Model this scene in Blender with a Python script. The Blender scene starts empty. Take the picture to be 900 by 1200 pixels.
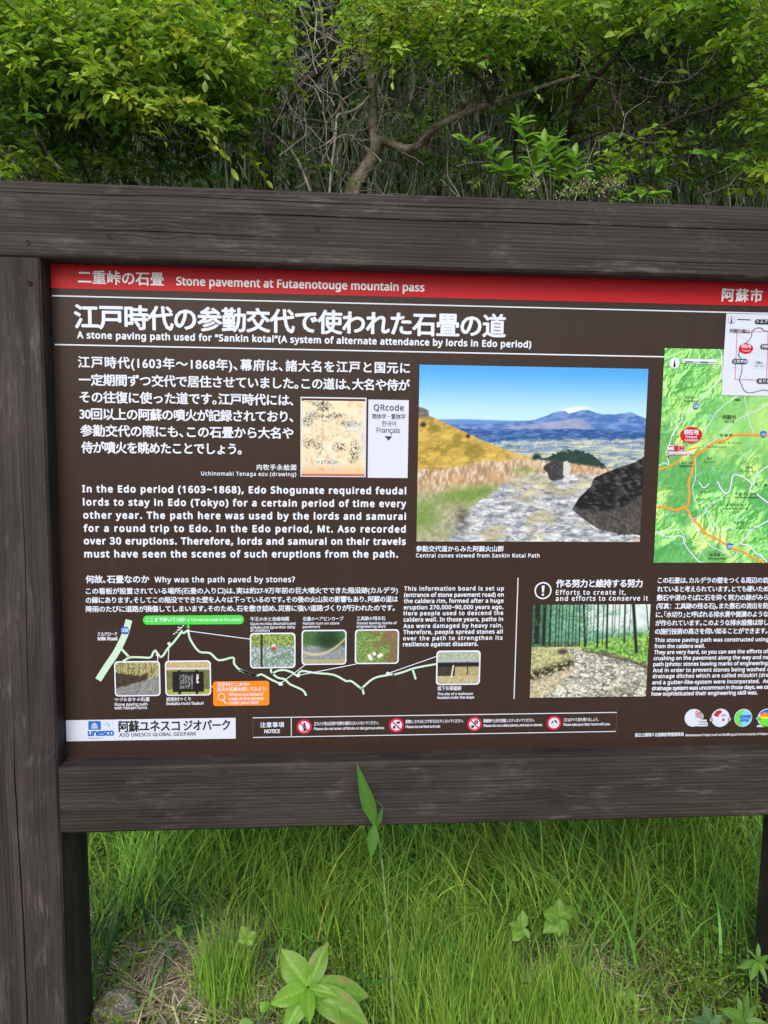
import bpy, math, random
import numpy as np
from mathutils import Matrix, Vector

SC = bpy.context.scene
COL = SC.collection
RNG = np.random.default_rng(7)
random.seed(7)

# ------------------------------------------------------------------ camera
CAM = np.array([0.0, -1.5, 1.34])
YAW, PITCH, ROLL = math.radians(-4.234), math.radians(-6.333), math.radians(-0.737)
def _rot():
    cy, sy = math.cos(YAW), math.sin(YAW); cp, sp = math.cos(PITCH), math.sin(PITCH); cr, sr = math.cos(ROLL), math.sin(ROLL)
    return (np.array([[cy, -sy, 0], [sy, cy, 0], [0, 0, 1]]) @ np.array([[1, 0, 0], [0, cp, -sp], [0, sp, cp]])
            @ np.array([[cr, 0, sr], [0, 1, 0], [-sr, 0, cr]]))
ROT = _rot()
cam_data = bpy.data.cameras.new('camera')
cam_data.sensor_fit = 'VERTICAL'; cam_data.sensor_height = 36; cam_data.lens = 27
cam_data.clip_start = 0.02; cam_data.clip_end = 500
cam_data.dof.use_dof = True; cam_data.dof.focus_distance = 1.55; cam_data.dof.aperture_fstop = 22.0
cam = bpy.data.objects.new('camera', cam_data); COL.objects.link(cam)
M3 = ROT @ np.array([[1, 0, 0], [0, 0, -1], [0, 1, 0]])
M4 = Matrix([list(M3[i]) + [CAM[i]] for i in range(3)] + [[0, 0, 0, 1]])
cam.matrix_world = M4
SC.camera = cam

# ------------------------------------------------------------------ sky, sun, exposure
SUN_EL, SUN_AZ = math.radians(42), math.radians(192)      # azimuth measured from +Y clockwise
world = bpy.data.worlds.new('World'); SC.world = world; world.use_nodes = True
nt = world.node_tree
sky = nt.nodes.new('ShaderNodeTexSky'); sky.sky_type = 'NISHITA'; sky.sun_disc = False
sky.sun_elevation = SUN_EL; sky.sun_rotation = SUN_AZ; sky.dust_density = 3.0; sky.air_density = 0.8; sky.ozone_density = 0.6
bg = nt.nodes['Background']; bg.inputs['Strength'].default_value = 0.10
nt.links.new(sky.outputs[0], bg.inputs['Color'])
sun_data = bpy.data.lights.new('sun', 'SUN'); sun_data.energy = 1.5; sun_data.angle = math.radians(45)
sun_data.color = (1.0, 0.96, 0.9)
sun = bpy.data.objects.new('sun', sun_data); COL.objects.link(sun)
sun.rotation_euler = Vector((math.sin(SUN_AZ) * math.cos(SUN_EL), math.cos(SUN_AZ) * math.cos(SUN_EL), math.sin(SUN_EL))).to_track_quat('Z', 'Y').to_euler()
vs = SC.view_settings
vs.view_transform = 'Standard'; vs.look = 'None'; vs.gamma = 1.0; vs.exposure = 0.75; vs.use_curve_mapping = False
SC.cycles.max_bounces = 8; SC.cycles.transmission_bounces = 4; SC.cycles.diffuse_bounces = 4

# ------------------------------------------------------------------ survey of the photograph: a sight line through (x, y) of the 900 x 1200 picture
def ray(px, py):
    d = ROT @ np.array([(px - 450) / 900.0, 1.0, -(py - 600) / 900.0])
    return d / d[1]
def at(px, py, Y):                       # the point of that sight line on the vertical plane at Y
    d = ray(px, py); return CAM + d * (Y - CAM[1])
def on_ground(px, py, z=0.0):
    d = ray(px, py); t = (z - CAM[2]) / d[2]; return CAM + d * t
def board(px, py, Y=0.0):                # X, Z on the panel
    p = at(px, py, Y); return p[0], p[2]
def board_x(px, Z, Y=0.0):               # X at height Z on the panel seen at picture column px
    lo, hi = 0.0, 1200.0
    for _ in range(30):
        m = (lo + hi) / 2
        if at(px, m, Y)[2] > Z: lo = m
        else: hi = m
    return at(px, lo, Y)[0]

# ------------------------------------------------------------------ object helpers
WL = {}
def lin(c):
    c = np.asarray(c, dtype=float) / 255.0
    return np.where(c <= 0.04045, c / 12.92, ((c + 0.055) / 1.055) ** 2.4)
def put(o, parent=None, loc=(0, 0, 0)):
    loc = Vector(loc)
    COL.objects.link(o); WL[o.name] = loc
    if parent is not None:
        o.parent = parent; o.location = loc - WL[parent.name]
    else:
        o.location = loc
    return o
def tag(o, label=None, cat=None, group=None, kind=None):
    if label: o['label'] = label
    if cat: o['category'] = cat
    if group: o['group'] = group
    if kind: o['kind'] = kind
    return o
def empty(name, loc):
    e = bpy.data.objects.new(name, None); e.empty_display_size = 0.1
    return put(e, None, loc)
def mesh_np(name, V, F, mats=(), tint=None, fmat=None, smooth=True):
    """V (n,3), F (m,4) or (m,3) ints"""
    me = bpy.data.meshes.new(name)
    V = np.asarray(V, dtype=np.float32); F = np.asarray(F, dtype=np.int32)
    k = F.shape[1]
    me.vertices.add(len(V)); me.vertices.foreach_set('co', V.ravel())
    me.loops.add(F.size); me.loops.foreach_set('vertex_index', F.ravel())
    me.polygons.add(len(F)); me.polygons.foreach_set('loop_start', np.arange(0, F.size, k, dtype=np.int32))
    me.polygons.foreach_set('loop_total', np.full(len(F), k, dtype=np.int32))
    if fmat is not None: me.polygons.foreach_set('material_index', np.asarray(fmat, dtype=np.int32))
    me.polygons.foreach_set('use_smooth', np.full(len(F), smooth))
    if tint is not None:
        a = me.color_attributes.new('tint', 'FLOAT_COLOR', 'POINT')
        c = np.ones((len(V), 4), dtype=np.float32); c[:, :3] = tint
        a.data.foreach_set('color', c.ravel())
    for m in mats: me.materials.append(m)
    me.update(calc_edges=True)
    return me
def mobj(name, V, F, mats, parent=None, origin=(0, 0, 0), tint=None, fmat=None, smooth=True):
    V = np.asarray(V, dtype=float).reshape(-1, 3) - np.asarray(origin)
    me = mesh_np(name, V, F, mats if isinstance(mats, (list, tuple)) else [mats], tint, fmat, smooth)
    return put(bpy.data.objects.new(name, me), parent, origin)
def poly_mesh(name, V, faces, mats, parent=None, origin=(0, 0, 0), fmat=None, smooth=False):
    me = bpy.data.meshes.new(name); o3 = np.asarray(origin)
    me.from_pydata([tuple(np.asarray(v, dtype=float) - o3) for v in V], [], faces)
    for m in (mats if isinstance(mats, (list, tuple)) else [mats]): me.materials.append(m)
    if fmat is not None:
        for p, k in zip(me.polygons, fmat): p.material_index = k
    for p in me.polygons: p.use_smooth = smooth
    me.update()
    return put(bpy.data.objects.new(name, me), parent, origin)

# ------------------------------------------------------------------ noise in numpy (for print, terrain and bark)
def _h(ix, iy, s):
    n = (ix.astype(np.int64) * 374761393 + iy.astype(np.int64) * 668265263 + s * 974634777) & 0xffffffff
    n = ((n ^ (n >> 13)) * 1274126177) & 0xffffffff
    return ((n ^ (n >> 16)) & 0xffff) / 65535.0
def vnoise(x, y, s=0):
    x, y = np.broadcast_arrays(np.asarray(x, float), np.asarray(y, float))
    ix, iy = np.floor(x), np.floor(y); fx, fy = x - ix, y - iy
    fx = fx * fx * (3 - 2 * fx); fy = fy * fy * (3 - 2 * fy)
    ix = ix.astype(int); iy = iy.astype(int)
    return ((_h(ix, iy, s) * (1 - fx) + _h(ix + 1, iy, s) * fx) * (1 - fy)
            + (_h(ix, iy + 1, s) * (1 - fx) + _h(ix + 1, iy + 1, s) * fx) * fy)
def fbm(x, y, s=0, o=4):
    r = 0; a = 0.5; t = 0
    for k in range(o):
        r = r + a * vnoise(x * 2 ** k, y * 2 ** k, s + k); t += a; a *= 0.55
    return r / t
def voro(x, y, s=0):
    """distance to nearest and second nearest jittered cell point, and the cell's random"""
    ix, iy = np.floor(x).astype(int), np.floor(y).astype(int)
    d1 = np.full(x.shape, 9.0); d2 = d1.copy(); cid = np.zeros(x.shape)
    for dx in (-1, 0, 1):
        for dy in (-1, 0, 1):
            cx, cy = ix + dx, iy + dy
            d = np.hypot(cx + _h(cx, cy, s) - x, cy + _h(cx, cy, s + 1) - y)
            c = _h(cx, cy, s + 2)
            n = d < d1
            d2 = np.where(n, d1, np.minimum(d2, d)); cid = np.where(n, c, cid); d1 = np.where(n, d, d1)
    return d1, d2, cid
def sst(a, b, x):
    t = np.clip((x - a) / (b - a), 0, 1); return t * t * (3 - 2 * t)

# ------------------------------------------------------------------ materials
def newmat(name):
    m = bpy.data.materials.new(name); m.use_nodes = True
    return m, m.node_tree, m.node_tree.nodes['Principled BSDF']
def N(nt_, typ, **kw):
    n = nt_.nodes.new(typ)
    for k, v in kw.items():
        if k.startswith('i_'):
            key = k[2:]; n.inputs[int(key) if key.isdigit() else key].default_value = v
        else: setattr(n, k, v)
    return n
def math_n(nt_, op, a, b=None, c=None):
    n = nt_.nodes.new('ShaderNodeMath'); n.operation = op
    for k, v in enumerate((a, b, c)):
        if v is None: continue
        if isinstance(v, (int, float)): n.inputs[k].default_value = v
        else: nt_.links.new(v, n.inputs[k])
    return n.outputs[0]
def ramp(nt_, fac, stops):
    r = nt_.nodes.new('ShaderNodeValToRGB'); nt_.links.new(fac, r.inputs[0])
    e = r.color_ramp.elements
    while len(e) < len(stops): e.new(0.5)
    for q, (p, c) in zip(e, stops):
        q.position = p; q.color = (c, c, c, 1) if isinstance(c, (int, float)) else (*c, 1)
    return r.outputs[0]
def mixc(nt_, fac, a, b, mode='MIX'):
    n = nt_.nodes.new('ShaderNodeMix'); n.data_type = 'RGBA'; n.blend_type = mode
    if isinstance(fac, (int, float)): n.inputs[0].default_value = fac
    else: nt_.links.new(fac, n.inputs[0])
    for k, v in ((6, a), (7, b)):
        if isinstance(v, tuple): n.inputs[k].default_value = (*v, 1)
        else: nt_.links.new(v, n.inputs[k])
    return n.outputs[2]
def noise_n(nt_, vec, scale, detail=4, rough=0.55, dist=0.0):
    n = N(nt_, 'ShaderNodeTexNoise'); n.inputs['Scale'].default_value = scale; n.inputs['Detail'].default_value = detail
    n.inputs['Roughness'].default_value = rough; n.inputs['Distortion'].default_value = dist
    if vec is not None: nt_.links.new(vec, n.inputs['Vector'])
    return n.outputs[0]
def ink(name, rgb, rough=0.45):
    m, t, b = newmat(name); b.inputs['Base Color'].default_value = (*lin(rgb), 1); b.inputs['Roughness'].default_value = rough
    b.inputs['Specular IOR Level'].default_value = 0.3
    return m
def print_mat(name='colour print'):
    m, t, b = newmat(name); a = N(t, 'ShaderNodeVertexColor'); a.layer_name = 'tint'
    t.links.new(a.outputs[0], b.inputs['Base Color']); b.inputs['Roughness'].default_value = 0.4; b.inputs['Specular IOR Level'].default_value = 0.3
    return m
def foliage_mat(name, trans=0.35, rough=0.5, spec=0.35, gain=1.0):
    m, t, b = newmat(name)
    a = N(t, 'ShaderNodeVertexColor'); a.layer_name = 'tint'
    tc = N(t, 'ShaderNodeTexCoord')
    n = noise_n(t, tc.outputs['Object'], 60, 2)
    c = mixc(t, 1.0, a.outputs[0], ramp(t, n, [(0.3, 0.75 * gain), (0.7, 1.2 * gain)]), 'MULTIPLY')
    t.links.new(c, b.inputs['Base Color']); b.inputs['Roughness'].default_value = rough; b.inputs['Specular IOR Level'].default_value = spec
    tr = N(t, 'ShaderNodeBsdfTranslucent'); t.links.new(mixc(t, 1.0, c, (1.15, 1.25, 0.6), 'MULTIPLY'), tr.inputs[0])
    mx = N(t, 'ShaderNodeMixShader'); mx.inputs[0].default_value = trans
    t.links.new(b.outputs[0], mx.inputs[1]); t.links.new(tr.outputs[0], mx.inputs[2])
    t.links.new(mx.outputs[0], t.nodes['Material Output'].inputs[0])
    return m
def bark_mat(name, dark, pale, moss=None, scale=14):
    m, t, b = newmat(name)
    tc = N(t, 'ShaderNodeTexCoord'); v = tc.outputs['Object']
    n1 = noise_n(t, v, scale, 6, 0.65); n2 = noise_n(t, v, scale * 6, 4, 0.6)
    c = mixc(t, ramp(t, n1, [(0.38, 0.0), (0.62, 1.0)]), dark, pale)
    c = mixc(t, 1.0, c, ramp(t, n2, [(0.3, 0.55), (0.7, 1.3)]), 'MULTIPLY')
    if moss:
        n3 = noise_n(t, v, 7, 5, 0.6); c = mixc(t, ramp(t, n3, [(0.48, 0.0), (0.58, 0.85)]), c, moss)
    t.links.new(c, b.inputs['Base Color']); b.inputs['Roughness'].default_value = 0.85; b.inputs['Specular IOR Level'].default_value = 0.2
    bp = N(t, 'ShaderNodeBump'); bp.inputs['Strength'].default_value = 0.8; bp.inputs['Distance'].default_value = 0.004
    t.links.new(n2, bp.inputs['Height']); t.links.new(bp.outputs[0], b.inputs['Normal'])
    return m
def wood_mat(name, knots, seed=0.0, warm=0.0):
    """stained, weathered timber; the grain runs along local x, across local z"""
    m, t, b = newmat(name)
    tc = N(t, 'ShaderNodeTexCoord'); sp = N(t, 'ShaderNodeSeparateXYZ'); t.links.new(tc.outputs['Object'], sp.inputs[0])
    x, y, z = sp.outputs
    zz = z; kd = None
    for (ks, kv, kr) in knots:
        dx = math_n(t, 'DIVIDE', math_n(t, 'SUBTRACT', x, ks), kr * 2.2)
        dz0 = math_n(t, 'SUBTRACT', z, kv); dz = math_n(t, 'DIVIDE', dz0, kr)
        d2 = math_n(t, 'ADD', math_n(t, 'MULTIPLY', dx, dx), math_n(t, 'MULTIPLY', dz, dz))
        e = math_n(t, 'EXPONENT', math_n(t, 'MULTIPLY', d2, -0.35))
        zz = math_n(t, 'SUBTRACT', zz, math_n(t, 'MULTIPLY', math_n(t, 'MULTIPLY', dz0, e), 0.8))
        k = math_n(t, 'EXPONENT', math_n(t, 'MULTIPLY', d2, -1.6))
        kd = k if kd is None else math_n(t, 'MAXIMUM', kd, k)
    def vec(sx, sy, sz):
        c = N(t, 'ShaderNodeCombineXYZ')
        t.links.new(math_n(t, 'MULTIPLY_ADD', x, sx, seed), c.inputs[0]); t.links.new(math_n(t, 'MULTIPLY', y, sy), c.inputs[1])
        t.links.new(math_n(t, 'MULTIPLY_ADD', zz, sz, seed), c.inputs[2]); return c.outputs[0]
    g1 = noise_n(t, vec(1.6, 28, 34), 1.0, 4, 0.6, 0.6)          # broad growth rings
    g2 = noise_n(t, vec(5, 260, 330), 1.0, 3, 0.7)               # fine fibres
    g3 = noise_n(t, vec(5, 9, 14), 1.0, 6, 0.7, 0.8)            # worn patches
    g4 = noise_n(t, vec(14, 90, 120), 1.0, 6, 0.75)            # flecks in the worn patches
    lines = N(t, 'ShaderNodeTexWave'); lines.wave_type = 'BANDS'; lines.bands_direction = 'Z'
    lines.inputs['Scale'].default_value = 1.0; lines.inputs['Distortion'].default_value = 6.5; lines.inputs['Detail'].default_value = 2
    t.links.new(vec(1.2, 20, 42), lines.inputs['Vector'])
    base = mixc(t, ramp(t, g1, [(0.3, 0.0), (0.7, 1.0)]), (0.0185 + warm * .0005, 0.0155, 0.0142), (0.040 + warm * .001, 0.0342, 0.0322))
    base = mixc(t, 1.0, base, ramp(t, lines.outputs[0], [(0.0, 0.86), (0.35, 1.0), (1.0, 1.06)]), 'MULTIPLY')
    base = mixc(t, 1.0, base, ramp(t, g2, [(0.3, 0.62), (0.7, 1.4)]), 'MULTIPLY')
    worn = math_n(t, 'MULTIPLY', ramp(t, g3, [(0.50, 0.0), (0.66, 1.0)]), ramp(t, g4, [(0.47, 0.0), (0.60, 1.0)]))
    base = mixc(t, math_n(t, 'MULTIPLY', worn, 0.55), base, (0.145, 0.128, 0.120))
    if kd is not None:
        base = mixc(t, math_n(t, 'MULTIPLY', kd, 0.7), base, (0.018, 0.015, 0.015))
    big = noise_n(t, vec(2.2, 6, 7), 1.0, 5, 0.6)
    base = mixc(t, 1.0, base, ramp(t, big, [(0.3, 0.62), (0.7, 1.42)]), 'MULTIPLY')
    dust = noise_n(t, tc.outputs['Object'], 240, 2, 0.5)
    base = mixc(t, ramp(t, dust, [(0.71, 0.0), (0.77, 0.4)]), base, (0.22, 0.20, 0.19))
    t.links.new(base, b.inputs['Base Color']); b.inputs['Roughness'].default_value = 0.7; b.inputs['Specular IOR Level'].default_value = 0.22
    hgt = math_n(t, 'ADD', math_n(t, 'MULTIPLY', g2, 0.6), math_n(t, 'ADD', math_n(t, 'MULTIPLY', g1, 0.8), math_n(t, 'MULTIPLY', lines.outputs[0], 0.5)))
    bp = N(t, 'ShaderNodeBump'); bp.inputs['Strength'].default_value = 0.55; bp.inputs['Distance'].default_value = 0.0016
    t.links.new(hgt, bp.inputs['Height']); t.links.new(bp.outputs[0], b.inputs['Normal'])
    return m
# ================================================================== STRUCTURE: terrain
def gz(x, y):
    x = np.asarray(x, float); y = np.asarray(y, float)
    bank = 1.55 * sst(1.3, 3.9, y) + 0.72 * np.clip(y - 3.8, 0, 30)
    bump = (fbm(x * 1.3 + 5, y * 1.3, 3) - 0.5) * 0.16 * sst(0.3, 1.2, y) + (fbm(x * 9, y * 9, 5, 3) - 0.5) * 0.022
    return bank + bump
def build_terrain():
    xs = np.concatenate([np.linspace(-200, -6, 14), np.linspace(-5.5, 6.5, 150), np.linspace(7.5, 200, 14)])
    ys = np.concatenate([np.linspace(-200, -8, 10), np.linspace(-7, -1, 10), np.linspace(-0.8, 5, 90), np.linspace(5.4, 14, 14), np.linspace(20, 200, 8)])
    X, Y = np.meshgrid(xs, ys); Z = gz(X, np.minimum(Y, 14)); V = np.stack([X, Y, Z], -1).reshape(-1, 3)
    nx, ny = len(xs), len(ys); i = np.arange(nx * ny).reshape(ny, nx)
    F = np.stack([i[:-1, :-1], i[:-1, 1:], i[1:, 1:], i[1:, :-1]], -1).reshape(-1, 4)
    m, t, b = newmat('earth and leaf litter')
    tc = N(t, 'ShaderNodeTexCoord'); v = tc.outputs['Object']
    n1 = noise_n(t, v, 5, 6, 0.65); n2 = noise_n(t, v, 90, 5, 0.7); n3 = noise_n(t, v, 22, 5, 0.7)
    c = mixc(t, ramp(t, n1, [(0.35, 0.0), (0.65, 1.0)]), (0.055, 0.043, 0.03), (0.13, 0.105, 0.075))
    c = mixc(t, ramp(t, n3, [(0.52, 0.0), (0.6, 0.7)]), c, (0.05, 0.075, 0.02))
    c = mixc(t, 1.0, c, ramp(t, n2, [(0.3, 0.4), (0.7, 1.5)]), 'MULTIPLY')
    t.links.new(c, b.inputs['Base Color']); b.inputs['Roughness'].default_value = 0.95
    bp = N(t, 'ShaderNodeBump'); bp.inputs['Distance'].default_value = 0.01; t.links.new(n2, bp.inputs['Height']); t.links.new(bp.outputs[0], b.inputs['Normal'])
    tag(mobj('ground', V, F, m), kind='structure')
    # gravel path the viewer stands on
    xs = np.linspace(-6, 6, 120); ys = np.linspace(-6, -0.12, 60)
    X, Y = np.meshgrid(xs, ys); edge = (fbm(X * 2, 0 * X, 9) - 0.5) * 0.12
    Yy = Y + edge * sst(-1, -0.12, Y); Z = gz(X, Yy) + 0.012 - 0.02 * sst(-0.2, -0.12, Y)
    V = np.stack([X, Yy, Z], -1).reshape(-1, 3); i = np.arange(X.size).reshape(X.shape)
    F = np.stack([i[:-1, :-1], i[:-1, 1:], i[1:, 1:], i[1:, :-1]], -1).reshape(-1, 4)
    m, t, b = newmat('pale gravel')
    tc = N(t, 'ShaderNodeTexCoord'); vo = N(t, 'ShaderNodeTexVoronoi'); vo.inputs['Scale'].default_value = 70
    t.links.new(tc.outputs['Object'], vo.inputs['Vector'])
    c = mixc(t, ramp(t, noise_n(t, vo.outputs['Position'], 30, 2), [(0.3, 0.0), (0.7, 1.0)]), (0.22, 0.20, 0.18), (0.45, 0.43, 0.40))
    t.links.new(c, b.inputs['Base Color']); b.inputs['Roughness'].default_value = 0.9
    bp = N(t, 'ShaderNodeBump'); bp.inputs['Distance'].default_value = 0.01; bp.invert = True
    t.links.new(vo.outputs[0], bp.inputs['Height']); t.links.new(bp.outputs[0], b.inputs['Normal'])
    tag(mobj('gravel_path', V, F, m), kind='structure')
build_terrain()

# ================================================================== THE INFORMATION BOARD
PX0 = board(58, 308)[0]; PZ1 = board(58, 308)[1] + 0.02; PZ0 = board(78, 887)[1] - 0.004
FR = -0.05                                  # front plane of posts and rails
RX0 = PX0                                    # right face of the left post
POSTW, POSTD = 0.135, 0.165
RIGHT = at(892, 985, FR + POSTD)[0]           # left face of the right hand post
sign = empty('information_board', (PX0, 0.03, 0))
tag(sign, 'large brown information board about the stone pavement, framed in dark stained timber beams', 'information board')

def beam(name, L, W, D, M, mat, cracks=(), seed=0, parent=sign, step=0.012, cham=0.004):
    """local x = length, y = depth (0 front .. D back), z = width; M places it"""
    ns = max(8, int(L / step)); s = np.linspace(0, L, ns)
    cols = [(0, 0, 0, None)]
    pts = []                                  # each: array (ns,) v, array (ns,) d
    r = np.random.default_rng(seed)
    wob = lambda k, a: (fbm(s * 9 + k * 13.1, s * 0 + k, seed, 4) - 0.5) * a
    cs = sorted(cracks, key=lambda c: c[0])
    cur = []
    for (v0, amp, w, dep, a, e_) in cs:
        c = v0 + (fbm(s * 2.2, s * 0 + v0 * 31, seed + 5, 5) - 0.5) * amp
        env = np.clip(np.minimum((s - a) / 0.12, (e_ - s) / 0.12), 0, 1) * (0.55 + 0.6 * fbm(s * 14, s * 0 + 3, seed + 9, 3))
        cur.append((c, w * env, dep * env))
    def col(v, d): pts.append((v + 0 * s, d + 0 * s))
    col(cham + np.zeros(ns), wob(1, .0012))
    last = cham
    base = list(np.linspace(0.0, W, 14)[1:-1])
    # plain columns kept clear of the cracks
    items = [(b_, None) for b_ in base if all(abs(b_ - c[0].mean()) > 0.006 + c[0].ptp() if hasattr(c[0], 'ptp') else abs(b_ - c[0].mean()) > 0.006 + np.ptp(c[0]) for c in cur)]
    items += [(c[0].mean(), c) for c in cur]
    for k, (v, c) in enumerate(sorted(items, key=lambda q: q[0])):
        if c is None: col(v, wob(3 + k, .0016))
        else:
            col(c[0] - c[1] - 0.0002, wob(40 + k, .0012)); col(c[0], c[2]); col(c[0] + c[1] + 0.0002, wob(41 + k, .0012))
    col(W - cham, wob(20, .0012)); col(W + wob(21, .002), cham + wob(22, .0015)); col(W + wob(23, .0015), D - cham); col(W - cham, D); col(cham, D); col(wob(24, .0015), D - cham); col(wob(25, .002), cham + wob(26, .0015))
    P = np.array([[p[0], p[1]] for p in pts]); n = P.shape[0]
    V = np.zeros((ns, n, 3)); V[..., 0] = s[:, None]; V[..., 1] = P[:, 1, :].T; V[..., 2] = P[:, 0, :].T
    V = V.reshape(-1, 3); F = []
    i = np.arange(ns * n).reshape(ns, n)
    q = np.stack([i[:-1], np.roll(i, -1, 1)[:-1], np.roll(i, -1, 1)[1:], i[1:]], -1).reshape(-1, 4)[:, ::-1]
    faces = [tuple(f) for f in q.tolist()] + [tuple(i[0].tolist()), tuple(i[-1][::-1].tolist())]
    me = bpy.data.meshes.new(name); me.from_pydata(V.tolist(), [], faces); me.materials.append(mat); me.update()
    o = bpy.data.objects.new(name, me); COL.objects.link(o)
    o.parent = parent; o.matrix_parent_inverse = Matrix.Identity(4)
    mw = M.copy(); o.matrix_local = Matrix.Translation(-WL[parent.name]) @ mw
    WL[o.name] = M.translation.copy()
    return o
def rail_M(x, z, y=FR): return Matrix.Translation((x, y, z))
def post_M(xr, y, z=-0.25):    # local x -> up, local z -> -X ; xr is the right face
    return Matrix(((0, 0, -1, xr), (0, 1, 0, y), (1, 0, 0, z), (0, 0, 0, 1)))

TZ0 = at(49, 302, FR)[2]; TZ1 = at(30, 212, FR)[2]
BZ1 = at(73, 900, FR)[2]; BZ0 = at(77, 977, FR)[2]
TL = RX0 - POSTW - 0.09
# left post: rises to the underside of the top rail
wp = wood_mat('stained timber post', [(1.25, 0.05, 0.012)], 3.1, 1.0)
lp = beam('post', TZ0 + 0.25, POSTW, POSTD, post_M(RX0, FR + 0.0015), wp, [(0.077, 0.012, 0.0016, 0.012, 0.2, 1.02), (0.047, 0.01, 0.0007, 0.004, 0.95, 1.5), (0.1, .01, .0006, .004, 1.2, 1.75)], 11)
lp['label'] = 'left hand square timber post with a long drying crack'
rp = beam('post', TZ0 + 0.25, POSTW, POSTD, post_M(RIGHT + POSTW, FR + 0.0015), wp, [(0.06, 0.012, 0.001, 0.008, 0.3, 1.2)], 17)
rp['label'] = 'right hand square timber post'
wm = wood_mat('dark stained timber', [], 9.0)
kt = lambda px, py, r: (at(px, py, FR)[0] - TL, at(px, py, FR)[2] - TZ0, r)
wt = wood_mat('weathered top rail timber', [kt(187, 272, .0085), kt(660, 263, .006)], 1.7)
tr_ = beam('top_rail', RIGHT + POSTW + 0.09 - TL, TZ1 - TZ0, POSTD, rail_M(TL, TZ0), wt,
     [(0.048, 0.02, 0.0006, 0.004, 0.25, 0.75), (0.088, 0.012, 0.0009, 0.005, 0.5, 1.75), (0.112, 0.01, 0.0006, 0.004, 0.1, 1.2), (0.025, 0.008, 0.0005, 0.003, 1.1, 1.9)], 23)
kb = lambda px, py, r: (at(px, py, FR)[0] - RX0, at(px, py, FR)[2] - BZ0, r)
wb = wood_mat('weathered lower rail timber', [kb(650, 940, .011), kb(262, 905, .009), kb(572, 897, .008), kb(146, 934, .008)], 6.3)
br_ = beam('lower_rail', RIGHT - RX0 - 0.004, BZ1 - BZ0, 0.10, rail_M(RX0 + 0.002, BZ0, FR - 0.0005), wb,
     [(0.083, 0.008, 0.0006, 0.004, 0.05, 0.62), (0.075, 0.008, 0.0006, 0.004, 0.62, 1.5), (0.1, 0.006, 0.0004, 0.003, 0.9, 1.7)], 29)
# screw heads in the timber
steel = bark_mat('rusted screw', (0.012, 0.010, 0.010), (0.045, 0.038, 0.033), scale=60)
scm = None
for (px, py) in ((33, 284), (128, 278), (372, 269), (35, 332), (88, 945)):
    if scm is None:
        a = np.linspace(0, 2 * math.pi, 12, endpoint=False)
        V = [(0, 0.0005, 0)] + [(0.0022 * math.cos(q), 0.0001, 0.0022 * math.sin(q)) for q in a] + [(0.0036 * math.cos(q), -0.0012, 0.0036 * math.sin(q)) for q in a] + [(0.0042 * math.cos(q), 0.001, 0.0042 * math.sin(q)) for q in a]
        F = [(0, 1 + (k + 1) % 12, 1 + k) for k in range(12)] + [(1 + k, 1 + (k + 1) % 12, 13 + (k + 1) % 12, 13 + k) for k in range(12)] + [(13 + k, 13 + (k + 1) % 12, 25 + (k + 1) % 12, 25 + k) for k in range(12)]
        scm = bpy.data.meshes.new('screw'); scm.from_pydata(V, [], F); scm.materials.append(steel)
    p = at(px, py, FR)
    put(bpy.data.objects.new('screw', scm), sign, (p[0], FR - 0.0002, p[2]))

# ---- the panel
def box(x0, x1, y0, y1, z0, z1):
    V = [(x, y, z) for x in (x0, x1) for y in (y0, y1) for z in (z0, z1)]
    F = [(0, 1, 3, 2), (4, 6, 7, 5), (0, 4, 5, 1), (2, 3, 7, 6), (0, 2, 6, 4), (1, 5, 7, 3)]
    return V, F
mp_, t, b = newmat('printed brown panel')
tc = N(t, 'ShaderNodeTexCoord'); n = noise_n(t, tc.outputs['Object'], 3, 4); n2 = noise_n(t, tc.outputs['Object'], 130, 2)
c = mixc(t, n, (0.030, 0.0175, 0.0125), (0.035, 0.0205, 0.0148))
mpp = N(t, 'ShaderNodeMapping'); mpp.inputs['Scale'].default_value = (34, 1, 1.6); t.links.new(tc.outputs['Object'], mpp.inputs[0])
c = mixc(t, math_n(t, 'MULTIPLY', ramp(t, noise_n(t, mpp.outputs[0], 1.0, 5, 0.6), [(0.5, 0.0), (0.8, 1.0)]), 0.05), c, (0.14, 0.13, 0.12))
c = mixc(t, ramp(t, n2, [(0.72, 0.0), (0.78, 0.45)]), c, (0.16, 0.14, 0.13))
t.links.new(c, b.inputs['Base Color']); b.inputs['Roughness'].default_value = 0.33; b.inputs['Specular IOR Level'].default_value = 0.28
V, F = box(RX0 + 0.001, RIGHT - 0.001, 0.0, 0.012, PZ0 - 0.003, PZ1)
panel = poly_mesh('panel', V, F, mp_, sign, (RX0, 0, PZ0))
V, F = box(RX0 + 0.001, RIGHT - 0.001, 0.0125, 0.03, PZ0 - 0.003, PZ1)
back = poly_mesh('backing_board', V, F, wm, sign, (RX0, 0.0125, PZ0))

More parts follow.
